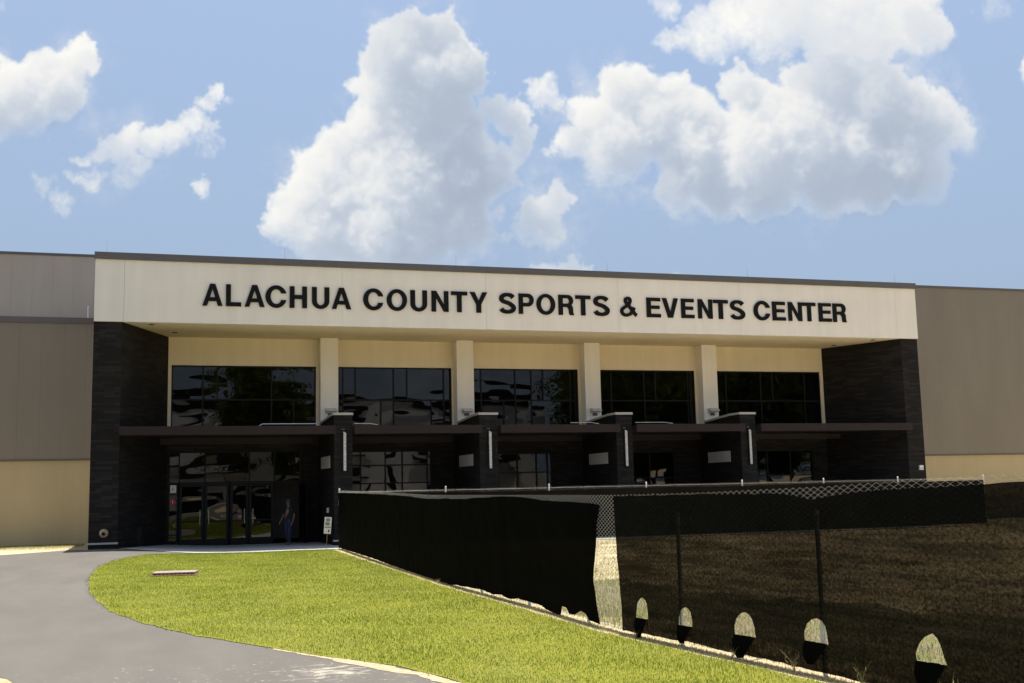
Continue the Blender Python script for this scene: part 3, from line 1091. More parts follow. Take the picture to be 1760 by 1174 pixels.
# entrance glazing, transom band over the doors
window(-5.60, -.05, 2.50, 3.85, [(-5.17, None), (-4.10, None), (-2.25, None), (-1.20, None)], [])
window(-5.60, -5.20, -.12, 2.497, [], [.35, 1.35, 2.05])
dx = [(-5.14, -4.14), (-4.10, -3.12), (-3.04, -2.30), (-2.26, -1.24)]
for i, (a, b) in enumerate(dx):
    d = MB()
    y = YB + .02
    d.box(a, a + .10, y, y + .06, -.11, 2.49).box(b - .10, b, y, y + .06, -.11, 2.49).box(a + .1, b - .1, y, y + .06, 2.36, 2.49).box(a + .1, b - .1, y, y + .06, -.11, .16)
    d.box(a + .1, b - .1, y + .005, y + .055, .86, .93)
    door = d.build('door', M['frame'], B)
    g = MB()
    tz = (.004, -.006, .003, -.004)[i]
    g.add([(a + .1, y + .03, .16), (b - .1, y + .03 + tz, .16), (b - .1, y + .03 + tz, 2.36), (a + .1, y + .03, 2.36)], [(0, 1, 2, 3)])
    g.build('pane', M['glass'], door, fixn=False)
    hx = b - .16 if i % 2 == 0 else a + .16
    MB().tube([(hx, y, .75), (hx, y - .07, .78), (hx, y - .07, 1.35), (hx, y, 1.38)], .014).build('handle', M['galv'], door)
# the last leaf stands open
d = MB()
ax, ay = -.14, YB - .02
import_dir = Vector((.22, -.975, 0))
for (s0, s1, z0_, z1_) in ((0, .1, -.11, 2.45), (.85, .95, -.11, 2.45), (.1, .85, 2.33, 2.45), (.1, .85, -.11, .15)):
    p0, p1 = Vector((ax, ay, 0)) + import_dir * s0, Vector((ax, ay, 0)) + import_dir * s1
    t = Vector((.975, .22, 0)) * .05
    d.prism([(p0.x, p0.y), (p1.x, p1.y), (p1.x + t.x, p1.y + t.y), (p0.x + t.x, p0.y + t.y)], z0_, z1_)
od = d.build('door', M['frame'], B)
tag(od, 'entrance door leaf standing open')
p0, p1 = Vector((ax + .02, ay, 0)) + import_dir * .1, Vector((ax + .02, ay, 0)) + import_dir * .85
MB().add([(p0.x, p0.y, .15), (p1.x, p1.y, .15), (p1.x, p1.y, 2.33), (p0.x, p0.y, 2.33)], [(0, 1, 2, 3)])
g = MB()
g.add([(p0.x, p0.y, .15), (p1.x, p1.y, .15), (p1.x, p1.y, 2.33), (p0.x, p0.y, 2.33)], [(0, 1, 2, 3)])
g.build('pane', M['glass'], od, fixn=False)

# dark lobby behind the glass
r_ = MB()
r_.box(XLB, XRB, 13.9, 14.1, -.3, 8.6)
r_.box(XLB, XRB, 4.4, 13.9, -.35, -.14)
r_.box(XLB, XRB, 4.4, 13.9, 8.05, 8.25)
r_.box(XLB - .2, XLB - .01, 4.52, 14.1, -.3, 8.6)
r_.box(XRB + .01, XRB + .2, 4.52, 14.1, -.3, 8.6)
for x in (3.0, 9.5, 16.0, 22.0):
    r_.box(x, x + .4, 9.0, 9.4, -.14, 8.05)
r_.box(XLB, XRB, 10.5, 13.89, 4.1, 4.4)
r_.build('lobby_interior', M['interior'], B)
for x, y in ((4.2, 8.0), (6.95, 8.0), (15.9, 8.0), (18.5, 8.0), (25.3, 8.0), (-1.6, 8.6), (12.1, 8.6)):
    cl_ = MB().lathe([(0, 0), (.30, 0), (.30, .06), (0, .06)], (x, y, 7.98)).build('ceiling_light', M['ceiling_lamp'], B)

# canopies with a fascia beam, a soffit deck and a second beam behind
canx = [(XLI - .02, PIERS[0][0] - .003), (PIERS[0][1] + .01, PIERS[1][0] - .003), (PIERS[1][1] + .01, PIERS[2][0] - .003),
        (PIERS[2][1] + .01, PIERS[3][0] - .003), (PIERS[3][1] + .01, XRI + .05)]
for i, (a, b) in enumerate(canx):
    c = MB()
    c.box(a, b, -.40, -.28, 4.33, 4.67)
    c.box(a, b, -.278, -.02, 4.40, 4.655)
    can = c.build('canopy', M['bronze'], B, bevel=.008)
    a2, b2 = (a + .6 if i == 0 else a + .02), (b - .6 if i == 4 else b - .02)
    xa = XLI + .06 if i == 0 else a
    xb = XRI - .06 if i == 4 else b
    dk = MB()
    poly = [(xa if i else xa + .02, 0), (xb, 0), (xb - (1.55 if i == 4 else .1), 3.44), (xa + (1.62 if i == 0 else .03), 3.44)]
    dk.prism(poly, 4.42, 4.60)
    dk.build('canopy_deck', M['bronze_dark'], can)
    MB().box(a2 + .9 * (i == 0), b2 - (1.2 if i == 4 else .5), 2.9, 3.05, 4.12, 4.34).build('inner_beam', M['bronze'], can)
    # conduit lying on the deck
    cx0 = {0: (-2.2, .11), 1: (1.6, 2.5), 2: (11.0, 12.2), 3: (14.05, 15.7)}.get(i)
    if cx0:
        p = [(cx0[0], -.12, 4.68), (cx0[0] + .12, -.12, 4.76), (cx0[1], -.12, 4.76)] if i == 0 else \
            [(cx0[0], -.12, 4.76), (cx0[1] - .25, -.12, 4.76), (cx0[1], -.45, 4.69)]
        MB().tube(p, .011 if i else .014, 6).build('conduit', M['white_paint'], can)

# fin walls with sloping coping; each carries a pale recessed panel on its left face
for (c0, c1), (p0_, p1_) in zip(COLS, PIERS):
    poly = [(p0_, .10), (p1_, .10), (p1_ + .0, 1.0), (c1 - .02, YC - .004), (c0 + .0, YC - .004), (p0_ - .01, 1.0)]

    def top(x, y):
        return 5.12 - (.17 * max(0, y - 1.0) / 2.4)
    fin = MB().prism(poly, -.35, top).build('fin_wall', M['brick'], B)
    cp = [(p0_ - .03, .06), (p1_ + .03, .06), (p1_ + .03, 1.0), (c1 + .01, YC - .006), (c0 - .03, YC - .006), (p0_ - .04, 1.0)]
    MB().prism(cp, lambda x, y: top(x, y) + .002, lambda x, y: top(x, y) + .10).build('coping', M['coping'], fin)
    xf = lambda y: p0_ - .01 + (c0 - p0_ + .01) * max(0, (y - 1.0) / 2.47)
    q = MB()
    ya, yb_ = 1.12, 3.25
    q.add([(xf(ya) - .02, ya, 3.0), (xf(yb_) - .02, yb_, 3.0), (xf(yb_) - .02, yb_, 3.5), (xf(ya) - .02, ya, 3.5),
           (xf(ya) + .03, ya, 3.0), (xf(yb_) + .03, yb_, 3.0), (xf(yb_) + .03, yb_, 3.5), (xf(ya) + .03, ya, 3.5)],
          [(0, 1, 2, 3), (7, 6, 5, 4), (0, 4, 5, 1), (3, 2, 6, 7), (0, 3, 7, 4), (1, 5, 6, 2)])
    q.build('wall_panel', M['strip'], fin)
    MB().box(p0_ - .03, p1_ + .03, .05, .3, .02, .09).build('base_ledge', M['coping'], fin)

# main hall wings
lw = MB()
lw.box(-60, XL - .003, 6.0, 6.4, 3.66, 9.55)
lw.build('wing_wall', M['panel'], B)
MB().box(-60, XL - .003, 5.93, 6.5, 9.552, 9.80).build('wing_coping', M['cap'], B)
MB().box(-60, XL - .003, 10.0, 10.4, 9.0, 13.35).build('upper_wall', M['panel_up'], B)
MB().box(-60, XL - .003, 9.95, 10.45, 13.352, 13.46).build('parapet_cap', M['cap'], B)
MB().box(-60, XL - .003, 6.06, 6.4, -.4, 3.60).build('lower_wall', M['stucco_low'], B)
MB().box(-60, XL - .003, 5.96, 6.4, 3.602, 3.655).build('wall_flashing', M['cap'], B)
MB().box(XR + .003, 90, 6.0, 6.4, 3.32, 12.56).build('wing_wall', M['panel'], B)
MB().box(XR + .003, 90, 5.95, 6.5, 12.562, 12.68).build('parapet_cap', M['cap'], B)
MB().box(XR + .003, 90, 6.06, 6.4, -.4, 3.25).build('lower_wall', M['stucco_low'], B)
MB().box(XR + .003, 90, 5.96, 6.4, 3.252, 3.315).build('wall_flashing', M['cap'], B)
MB().box(XL + .1, XR - .1, 6.22, 50, 0, 11.0).box(-60, XL - .2, 10.5, 50, 0, 13.2).box(XR + .2, 90, 6.6, 50, 0, 12.4).box(-60, XL - .2, 6.6, 10, 0, 9.5).build('hall_roof_block', M['backing'], B)

# ------------------------------------------------------------------ lettering
ST, TH = .205, .175


def arc(cx, cy, rx, ry, a0, a1, n):
    return [(cx + rx * math.cos(R(a0 + (a1 - a0) * i / n)), cy + ry * math.sin(R(a0 + (a1 - a0) * i / n))) for i in range(n + 1)]


def ribbon(pts, w0, w1):
    """thick line; width w0 where it runs up, w1 where it runs sideways"""
    L, Rr = [], []
    n = len(pts)
    for i, p in enumerate(pts):
        a, b = Vector(pts[max(i - 1, 0)]), Vector(pts[min(i + 1, n - 1)])
        t = (b - a).normalized()
        k = abs(t.y)
        w = (w0 * k + w1 * (1 - k)) / 2
        L.append((p[0] - t.y * w, p[1] + t.x * w))
        Rr.append((p[0] + t.y * w, p[1] - t.x * w))
    return L + Rr[::-1]


def glyph(ch):
    """outlines in a 1 x 1 box; list of shapes, each [outer, hole, ...]"""
    s = ST / .82
    if ch == 'A':
        return [[[(0, 0), (.37, 1), (.63, 1), (1, 0), (.765, 0), (.69, .215), (.31, .215), (.235, 0)], [(.37, .385), (.63, .385), (.5, .77)]]]
    if ch == 'L':
        return [[[(0, 0), (0, 1), (.32, 1), (.32, .185), (1, .185), (1, 0)]]]
    if ch == 'H':
        return [[[(0, 0), (0, 1), (.28, 1), (.28, .60), (.72, .60), (.72, 1), (1, 1), (1, 0), (.72, 0), (.72, .42), (.28, .42), (.28, 0)]]]
    if ch == 'E':
        return [[[(0, 0), (0, 1), (1, 1), (1, .825), (.31, .825), (.31, .60), (.94, .60), (.94, .43), (.31, .43), (.31, .175), (1.02, .175), (1.02, 0)]]]
    if ch == 'T':
        return [[[(0, 1), (1, 1), (1, .82), (.645, .82), (.645, 0), (.355, 0), (.355, .82), (0, .82)]]]
    if ch == 'N':
        return [[[(0, 0), (0, 1), (.28, 1), (.735, .33), (.735, 1), (1, 1), (1, 0), (.73, 0), (.265, .68), (.265, 0)]]]
    if ch == 'V':
        return [[[(0, 1), (.27, 1), (.5, .27), (.73, 1), (1, 1), (.645, 0), (.355, 0)]]]
    if ch == 'Y':
        return [[[(0, 1), (.28, 1), (.5, .58), (.72, 1), (1, 1), (.64, .40), (.64, 0), (.36, 0), (.36, .40)]]]
    if ch == 'O':
        return [[arc(.5, .5, .5, .52, 0, 360, 36)[:-1], arc(.5, .5, .265, .35, 0, 360, 36)[:-1]]]
    if ch == 'U':
        return [[[(0, 1), (.28, 1)] + arc(.5, .37, .22, .22, 180, 360, 14) + [(.72, 1), (1, 1)] + arc(.5, .35, .5, .37, 0, -180, 20)]]
    if ch == 'C':
        o = arc(.52, .5, .52, .52, 22, 338, 34)
        i = arc(.52, .5, .27, .345, 325, 35, 26)
        return [[[(1.0, .66), (.74, .66)][::-1][1:] + o[0:0] + [(1.0, .655)] + arc(.52, .5, .52, .52, 30, 330, 34) + [(1.0, .345), (.745, .345)] + i + [(.745, .655)]]]
    if ch == 'P':
        o = [(0, 0), (0, 1), (.58, 1)] + arc(.62, .685, .38, .315, 90, -90, 16) + [(.28, .37), (.28, 0)]
        h = [(.28, .54), (.58, .54)] + arc(.585, .685, .14, .145, -90, 90, 10) + [(.28, .83)]
        return [[o, h]]
    if ch == 'R':
        o = [(0, 0), (0, 1), (.6, 1)] + arc(.62, .72, .34, .28, 90, -50, 14) + [(.93, .38), (.94, .12), (1.0, 0), (.72, 0), (.67, .10), (.66, .30), (.56, .40), (.28, .40), (.28, 0)]
        h = [(.28, .565), (.56, .565)] + arc(.57, .7, .125, .135, -90, 90, 10) + [(.28, .835)]
        return [[o, h]]
    if ch == 'S':
        c = arc(.5, .735, .355, .19, 15, 180, 14) + arc(.5, .735, .355, .19, 195, 240, 4) + [(.52, .525), (.68, .46)] + arc(.5, .265, .37, .19, 38, 0, 4) + arc(.5, .265, .37, .19, -15, -170, 16)
        return [[ribbon(c, .27, .165)]]
    if ch == '&':
        c = [(.98, .06), (.86, .17), (.70, .36), (.50, .58), (.36, .74)] + arc(.48, .815, .145, .12, 195, -35, 12) + [(.57, .66), (.42, .56), (.24, .44)] + arc(.36, .27, .25, .20, 130, 290, 12) + [(.62, .14), (.78, .32), (.84, .47)]
        return [[ribbon(c[:6] + c[6:18], .19, .15)], [ribbon(c[14:], .19, .15)]]
    return []


def solid(shape, x0, sx, z0, sz, y0, y1):
    loops = [[Vector((x0 + p[0] * sx, 0, z0 + p[1] * sz)) for p in lp] for lp in shape]
    P, E, k = [], [], 0
    for lp in loops:
        n = len(lp)
        P += [Vector((v.x, v.z)) for v in lp]
        E += [(k + i, k + (i + 1) % n) for i in range(n)]
        k += n
    vo, eo, fo, ov, oe, of = delaunay_2d_cdt(P, E, [], 0, 1e-6)

    def inside(p, lp):
        c = False
        for i in range(len(lp)):
            a, b = lp[i], lp[(i + 1) % len(lp)]
            if (a.z > p.y) != (b.z > p.y) and p.x < (b.x - a.x) * (p.y - a.z) / (b.z - a.z) + a.x:
                c = not c
        return c

    def wind(p, lp):
        w = 0
        for i in range(len(lp)):
            a, b = lp[i], lp[(i + 1) % len(lp)]
            cr = (b.x - a.x) * (p.y - a.z) - (p.x - a.x) * (b.z - a.z)
            if a.z <= p.y < b.z and cr > 0:
                w += 1
            elif b.z <= p.y < a.z and cr < 0:
                w -= 1
        return w != 0
    F = []
    for f_ in fo:
        cc = sum((vo[i] for i in f_), Vector((0, 0))) / len(f_)
        if wind(cc, loops[0]) and not any(inside(cc, h) for h in loops[1:]):
            F.append(list(f_))
    mb = MB()
    n = len(vo)
    mb.v = [(v.x, y0, v.y) for v in vo] + [(v.x, y1, v.y) for v in vo]
    mb.f = [tuple(f_) for f_ in F] + [tuple(i + n for i in reversed(f_)) for f_ in F]
    cnt = {}
    for f_ in F:
        for i in range(len(f_)):
            a, b = f_[i], f_[(i + 1) % len(f_)]
            cnt[(a, b)] = 1
    for (a, b) in list(cnt):
        if (b, a) not in cnt:
            mb.f.append((b, a, a + n, b + n))
    mb.mi = [0] * len(mb.f)
    return mb


SIGN = empty('building_sign', (10.3, LTR_Y, 9.48), 'black raised capital letters reading ALACHUA COUNTY SPORTS & EVENTS CENTER on cream fascia', 'sign')
LET = [('A', -4.45, -3.67), ('L', -3.54, -2.94), ('A', -2.81, -2.02), ('C', -1.99, -1.16), ('H', -1.02, -0.32), ('U', -0.12, 0.59), ('A', 0.69, 1.49), ('C', 1.99, 2.83), ('O', 2.98, 3.85), ('U', 3.99, 4.71), ('N', 4.9, 5.64), ('T', 5.76, 6.47), ('Y', 6.58, 7.36), ('S', 7.88, 8.64), ('P', 8.77, 9.46), ('O', 9.58, 10.45), ('R', 10.6, 11.32), ('T', 11.4, 12.11), ('S', 12.23, 13.01), ('&', 13.5, 14.32), ('E', 14.8, 15.48), ('V', 15.57, 16.36), ('E', 16.51, 17.15), ('N', 17.35, 18.08), ('T', 18.13, 18.88), ('S', 18.98, 19.75), ('C', 20.2, 21.05), ('E', 21.18, 21.86), ('N', 22.02, 22.75), ('T', 22.79, 23.49), ('E', 23.65, 24.33), ('R', 24.42, 25.16)]
for ch, a, b in LET:
    mb = MB()
    for k, shp in enumerate(glyph(ch)):
        m1_ = solid(shp, a, b - a, 9.48, .89, -.165 - .002 * k, -.105)
        mb.add(m1_.v, m1_.f)
    lo = mb.build('letter', M['letter'], SIGN)

# ------------------------------------------------------------------ fixtures on the entrance
words_strip = ['first brick pier from the left', 'second brick pier from the left', 'third brick pier from the left', 'rightmost brick pier']
for i, ((p0_, p1_), w_) in enumerate(zip(PIERS, words_strip)):
    xc = (p0_ + p1_) / 2 + .05
    t = empty('wall_light', (xc, .08, 3.6), 'tall narrow pale perforated light strip on the ' + w_, 'wall light', 'light strips on the brick piers')
    MB().box(xc - .10, xc + .10, .02, .098, 2.83, 4.42).build('housing', M['frame'], t)
    g = MB()
    nb = 13
    for k in range(nb):
        zc = 2.90 + k * (4.35 - 2.90) / (nb - 1)
        g.lathe([(0, -.03), (.035, -.025), (.055, 0), (.035, .012)], (xc, .0, zc), 'Y', 10)
        g.lathe([(.0, -.012), (.028, -.012), (.028, .01)], (xc - .035, .012, zc + .06), 'Y', 6)
    g.box(xc - .055, xc + .055, .008, .021, 2.86, 4.39)
    g.build('lens', M['galv'], t)
    MB().box(xc - .12, xc + .0, .07, .098, 4.52, 4.56).build('cover_plate', M['cap'], t)
words_col = ['leftmost cream column', 'second cream column from the left', 'third cream column from the left', 'rightmost cream column']
for (c0, c1), w_ in zip(COLS, words_col):
    t = empty('flood_light', (c0 + .42, YC, 5.45), 'small beige shoebox flood light low on the ' + w_, 'flood light', 'flood lights on the cream columns')
    x0, x1 = c0 + .2, c0 + .66
    m_ = MB()
    m_.add([(x0, YC - .38, 5.50), (x1, YC - .38, 5.50), (x1, YC, 5.44), (x0, YC, 5.44), (x0, YC - .38, 5.56), (x1, YC - .38, 5.56), (x1, YC - .0, 5.66), (x0, YC, 5.66)],
           [(0, 3, 2, 1), (4, 5, 6, 7), (0, 1, 5, 4), (1, 2, 6, 5), (2, 3, 7, 6), (3, 0, 4, 7)])
    m_.build('housing', M['strip'], t, bevel=.01)
    MB().box(x0 + .05, x1 - .05, YC - .3, YC - .08, 5.44, 5.458).build('lens', M['paper'], t)
    MB().box(x0 + .12, x1 - .12, YC - .05, YC - .0, 5.30, 5.44).build('bracket', M['cap'], t)
for (x, y), w_ in zip([(-6.37, .44), (-5.46, 2.64), (26.27, 2.73), (27.08, .64)],
                      ['front left corner of the soffit', 'back left corner of the soffit', 'back right corner of the soffit', 'front right corner of the soffit']):
    t = empty('downlight', (x, y, ZS), 'small dark round downlight set in the ' + w_, 'downlight', 'downlights in the soffit')
    MB().lathe([(.075, 0), (.115, 0), (.115, .02), (.075, .02)], (x, y, ZS - .02)).build('trim_ring', M['cap'], t)
    MB().lathe([(0, .0), (.074, 0)], (x, y, ZS - .004)).build('lamp', M['black_plastic'], t)
for x, w_ in [(-8.1, 'leftmost, above the fascia corner'), (-1.17, 'standing above the A and C of the sign'), (6.13, 'above the T of the second word'),
              (13.18, 'above the ampersand of the sign'), (20.27, 'above the first letter of the last word'), (28.4, 'rightmost, above the right fascia corner')]:
    t = empty('lightning_rod', (x, .4, ZT), 'thin grey lightning rod on the parapet, ' + w_, 'lightning rod', 'lightning rods along the parapet')
    MB().tube([(x, .4, ZT), (x, .4, ZT + .3), (x, .4, ZT + .62)], [.009, .007, .003], 6).build('rod', M['strip'], t)
    MB().lathe([(0, .05), (.03, .05), (.04, 0)], (x, .4, ZT), 'Z', 10).build('base', M['cap'], t)
t = empty('vent_pipe', (-9.09, 6.2, 9.8), 'short pale pipe standing on the coping left of the fascia', 'pipe')
MB().tube([(-9.09, 6.2, 9.8), (-9.09, 6.2, 10.32)], .03, 8).build('pipe', M['white_paint'], t)
MB().lathe([(0, .05), (.045, .045), (.05, 0)], (-9.09, 6.2, 10.3), 'Z', 10).build('pipe_cap', M['white_paint'], t)

# fire department connection
t = empty('hose_connection', (-7.94, 0, .64), 'worn brass fire hose connection low on the left brick pylon', 'fire hose connection')
MB().lathe([(0, -.03), (.15, -.03), (.17, -.0)], (-7.94, -.0, .64), 'Y', 24).build('flange', M['brass'], t, smooth=False)
MB().lathe([(0, -.05), (.055, -.05), (.055, -.16), (.085, -.17), (.10, -.24), (.075, -.25), (.07, -.2), (.0, -.2)], (-7.94, 0, .63), 'Y', 20).build('coupling', M['brass'], t)
MB().lathe([(0, -.201), (.068, -.201)], (-7.94, 0, .63), 'Y', 20).build('opening', M['black_plastic'], t)
MB().lathe([(0, .0), (.035, .0), (.045, .05), (.02, .08), (0, .08)], (-7.94, -.07, .70), 'Z', 12).build('bell', M['brass'], t)
# small boxes
t = empty('outlet_box', (28.83, 0, 2.54), 'small white box on the right brick pylon above the fence', 'box')
MB().box(28.73, 28.93, -.10, -.002, 2.44, 2.66).build('housing', M['white_paint'], t, bevel=.012)
MB().box(28.76, 28.90, -.108, -.1005, 2.47, 2.56).build('cover', M['strip'], t)
t = empty('call_box', (.79, 1.5, 1.26), 'small grey box on the side of the first brick pier', 'box')
MB().box(.70, .797, 1.42, 1.58, 1.16, 1.36).build('housing', M['galv'], t, bevel=.01)
MB().box(.692, .699, 1.45, 1.55, 1.25, 1.33).build('screen', M['dark_text'], t)

# papers and red disc on the sidelight
t = empty('door_notice', (-5.40, YB, 2.3), 'white paper notice taped on the glass left of the doors', 'notice')
MB().box(-5.52, -5.28, YB + .02, YB + .028, 2.12, 2.44).build('sheet', M['paper'], t)
MB().box(-5.43, -5.41, YB + .016, YB + .0198, 2.24, 2.34).box(-5.47, -5.38, YB + .016, YB + .0198, 2.27, 2.285).build('print', M['dark_text'], t)
t = empty('round_sticker', (-5.42, YB, 1.74), 'round red warning sticker on the narrow glass left of the doors', 'sticker')
MB().lathe([(0, 0), (.13, 0), (.13, .01)], (-5.42, YB + .02, 1.74), 'Y', 24).build('disc', M['red'], t)
MB().box(-5.435, -5.405, YB + .012, YB + .0195, 1.68, 1.80).build('mark', M['paper'], t)

# litter bin
t = empty('litter_bin', (-6.78, 1.9, .02), 'black round litter bin standing inside the left pylon', 'litter bin')
bx, by, bz = -6.78, 1.9, -.02
MB().lathe([(0, 0), (.24, 0), (.255, .05), (.30, .78), (.31, .82), (.27, .83)], (bx, by, bz), 'Z', 24).build('body', M['black_plastic'], t)
MB().lathe([(.32, .80), (.33, .86), (.26, .93), (.12, .95), (.11, .90)], (bx, by, bz), 'Z', 24).build('lid', M['frame'], t)

# yard sign by the first pier
t = empty('yard_sign', (-.12, -4.3, 0), 'small white leaning notice sign on a thin stake in front of the first pier', 'sign')
sx_, sy_ = -.12, -4.3
tl = Matrix.Translation((sx_, sy_, 0)) @ Matrix.Rotation(R(4), 4, 'Y') @ Matrix.Rotation(R(-22), 4, 'Z')
def tb(boxes, name, mat, par):
    mb_ = MB()
    for bb in boxes:
        k0 = len(mb_.v)
        mb_.box(*bb)
        mb_.v[k0:] = [tuple(tl @ Vector(v)) for v in mb_.v[k0:]]
    return mb_.build(name, mat, par)
tb([(-.13, .13, -.012, .0, .50, 1.10)], 'board', M['white_paint'], t)
tb([(-.008, .008, .001, .015, -.12, 1.0)], 'stake', M['rust'], t)
tb([(-.07, .08, -.016, -.0125, z, z + .022) for z in (1.03, .995, .96)] + [(-.09, .07, -.016, -.0125, z, z + .018) for z in (.90, .87, .84, .81)] +
   [(-.10, .11, -.016, -.0125, .72, .75), (.03, .07, -.016, -.0125, .55, .65), (.055, .09, -.016, -.0125, .60, .63)], 'print', M['dark_text'], t)

# storm drain in the lawn
t = empty('storm_drain', (-5.5, -15.9, 0), 'weathered concrete storm drain with rusty grate flush in the lawn', 'drain')
dc = Vector((-5.5, -15.9)); da = R(-8)
def rot(x, y):
    return (dc.x + x * math.cos(da) - y * math.sin(da), dc.y + x * math.sin(da) + y * math.cos(da))
MB().prism([rot(-.52, -.35), rot(.52, -.35), rot(.52, .35), rot(-.52, .35)], .070, .096).build('cover_slab', M['drain'], t, bevel=.01)
m_ = MB()
for k in range(11):
    a0 = -.51 + k * .098
    m_.prism([rot(a0, -.34), rot(a0 + .04, -.34), rot(a0 + .04, .33), rot(a0, .33)], .040, .0695)
m_.build('grate', M['drain'], t)
MB().prism([rot(-.53, -.40), rot(.53, -.40), rot(.53, .34), rot(-.53, .34)], -.05, .0395).build('curb', M['rust'], t, bevel=.008)
MB().prism([rot(-.48, -.20), rot(.48, -.20), rot(.48, .30), rot(-.48, .30)], .041, .066).build('slot_shade', M['black_plastic'], t)  # black block stands in for the shade inside the slots

# ------------------------------------------------------------------ fences
PLAN = [(0.33, -4.5), (0.0, -16), (-.1, -22.8), (.05, -27.3), (.1, -31.2), (.4, -33.5), (.69, -36), (1.2, -39.5), (2, -43)]
_py = np.array([p[1] for p in PLAN])[::-1]
_px = np.array([p[0] for p in PLAN])[::-1]


def fx(y):
    # smooth plan line of the near fence
    return (np.interp(y - .8, _py, _px) + np.interp(y, _py, _px) * 2 + np.interp(y + .8, _py, _px)) / 4


def chain_mesh(name, s_arr, pos, top, z0, r, pitch, mat, parent, jitter=.0):
    """woven zigzag wires: pos(s)->(x, y) along the fence, top(s)->height"""
    H = pitch / 2
    zmax = max(top)
    nz_ = int((zmax - z0) / H) + 1
    V, F, base = [], [], 0
    rs = np.array([[math.cos(a), math.sin(a)] for a in (math.pi / 2, math.pi * 7 / 6, math.pi * 11 / 6)])
    Vs, Fs = [], []
    for k, s_ in enumerate(s_arr):
        zt = top[k]
        n = int((zt - z0) / H) + 1
        z = zt - np.arange(n) * H
        ph = (np.arange(n) + k) % 2
        ss = s_ + (ph - .5) * pitch * 1.04
        x, y = pos(ss)
        # direction across the fence
        x2, y2 = pos(ss + .01)
        tx, ty = x2 - x, y2 - y
        L = np.hypot(tx, ty) + 1e-9
        tx, ty = tx / L, ty / L
        nx_, ny_ = -ty, tx
        off = (ph - .5) * r * 1.6
        P = np.stack([x + nx_ * off, y + ny_ * off, z], -1)
        ring = P[:, None, :] + r * (rs[None, :, 0, None] * np.stack([tx, ty, 0 * tx], -1)[:, None, :] * .8 + rs[None, :, 1, None] * np.stack([nx_, ny_, 0 * nx_], -1)[:, None, :])
        Vs.append(ring.reshape(-1, 3))
        i = np.arange(n - 1)[:, None]
        for a in range(3):
            b = (a + 1) % 3
            Fs.append((base + i * 3 + np.array([[a, b, b + 3, a + 3]])))
        base += n * 3
    Vv = np.concatenate(Vs)
    Ff = np.concatenate(Fs)
    return np_mesh(name, Vv, Ff.ravel(), np.full(len(Ff), 4), mat, parent)


PITCH_ = .057
near = empty('chain_link_fence', (0.0, -20, 0), 'near chain link fence running from the first pier towards the camera behind black screens', 'fence')
sy = np.arange(-42.5, -4.5, PITCH_)
top_near = np.interp(sy, [-42.5, -38.07, -36.66, -35.66, -34.47, -33.31, -31.34, -27.37, -20.89, -14.74, -4.5], [2.0, 1.99, 1.95, 1.91, 1.885, 1.862, 1.842, 1.85, 1.865, 1.95, 2.05])
chain_mesh('chain_link', sy, lambda s: (fx(s), s), top_near, .03, .0026, PITCH_, M['wire'], near)
for y in [-35.43 + 2.66 * k for k in range(-3, 12)]:
    x = float(fx(y)) + .035
    h = float(np.interp(y, sy, top_near)) - .24
    MB().tube([(x, y, -.1), (x, y, h)], .026, 10).build('post', M['galv'], near)
    # tie wires
MB().tube([(0.33, -4.5, -.1), (.33, -4.5, 2.08)], .033, 12).lathe([(.038, 0), (.03, .03), (0, .045)], (.33, -4.5, 2.08)).build('post', M['galv'], near)
MB().tube([(float(fx(y)) + .012, y, .06) for y in np.arange(-42.5, -4.6, 1.0)], .0022, 4).build('tension_wire', M['galv'], near)

far = empty('chain_link_fence', (14, -4.5, 0), 'far galvanised chain link fence running along the walk in front of the building', 'fence')
sxx = np.arange(.36, 28.66, PITCH_)
chain_mesh('chain_link', sxx, lambda s: (s, 0 * s - 4.5), np.full(len(sxx), 2.03), .03, .0023, PITCH_, M['wire'], far)
for x in [4.33, 8.44, 12.53, 16.79, 20.61, 24.25, 28.66]:
    MB().tube([(x, -4.47, -.1), (x, -4.47, 2.10)], .030, 10).lathe([(.035, 0), (.028, .02), (0, .035)], (x, -4.47, 2.10), 'Z', 10).build('post', M['galv'], far)
MB().tube([(x, -4.49, 1.98) for x in np.arange(.36, 28.7, 1.0)], .0022, 4).build('tension_wire', M['galv'], far)


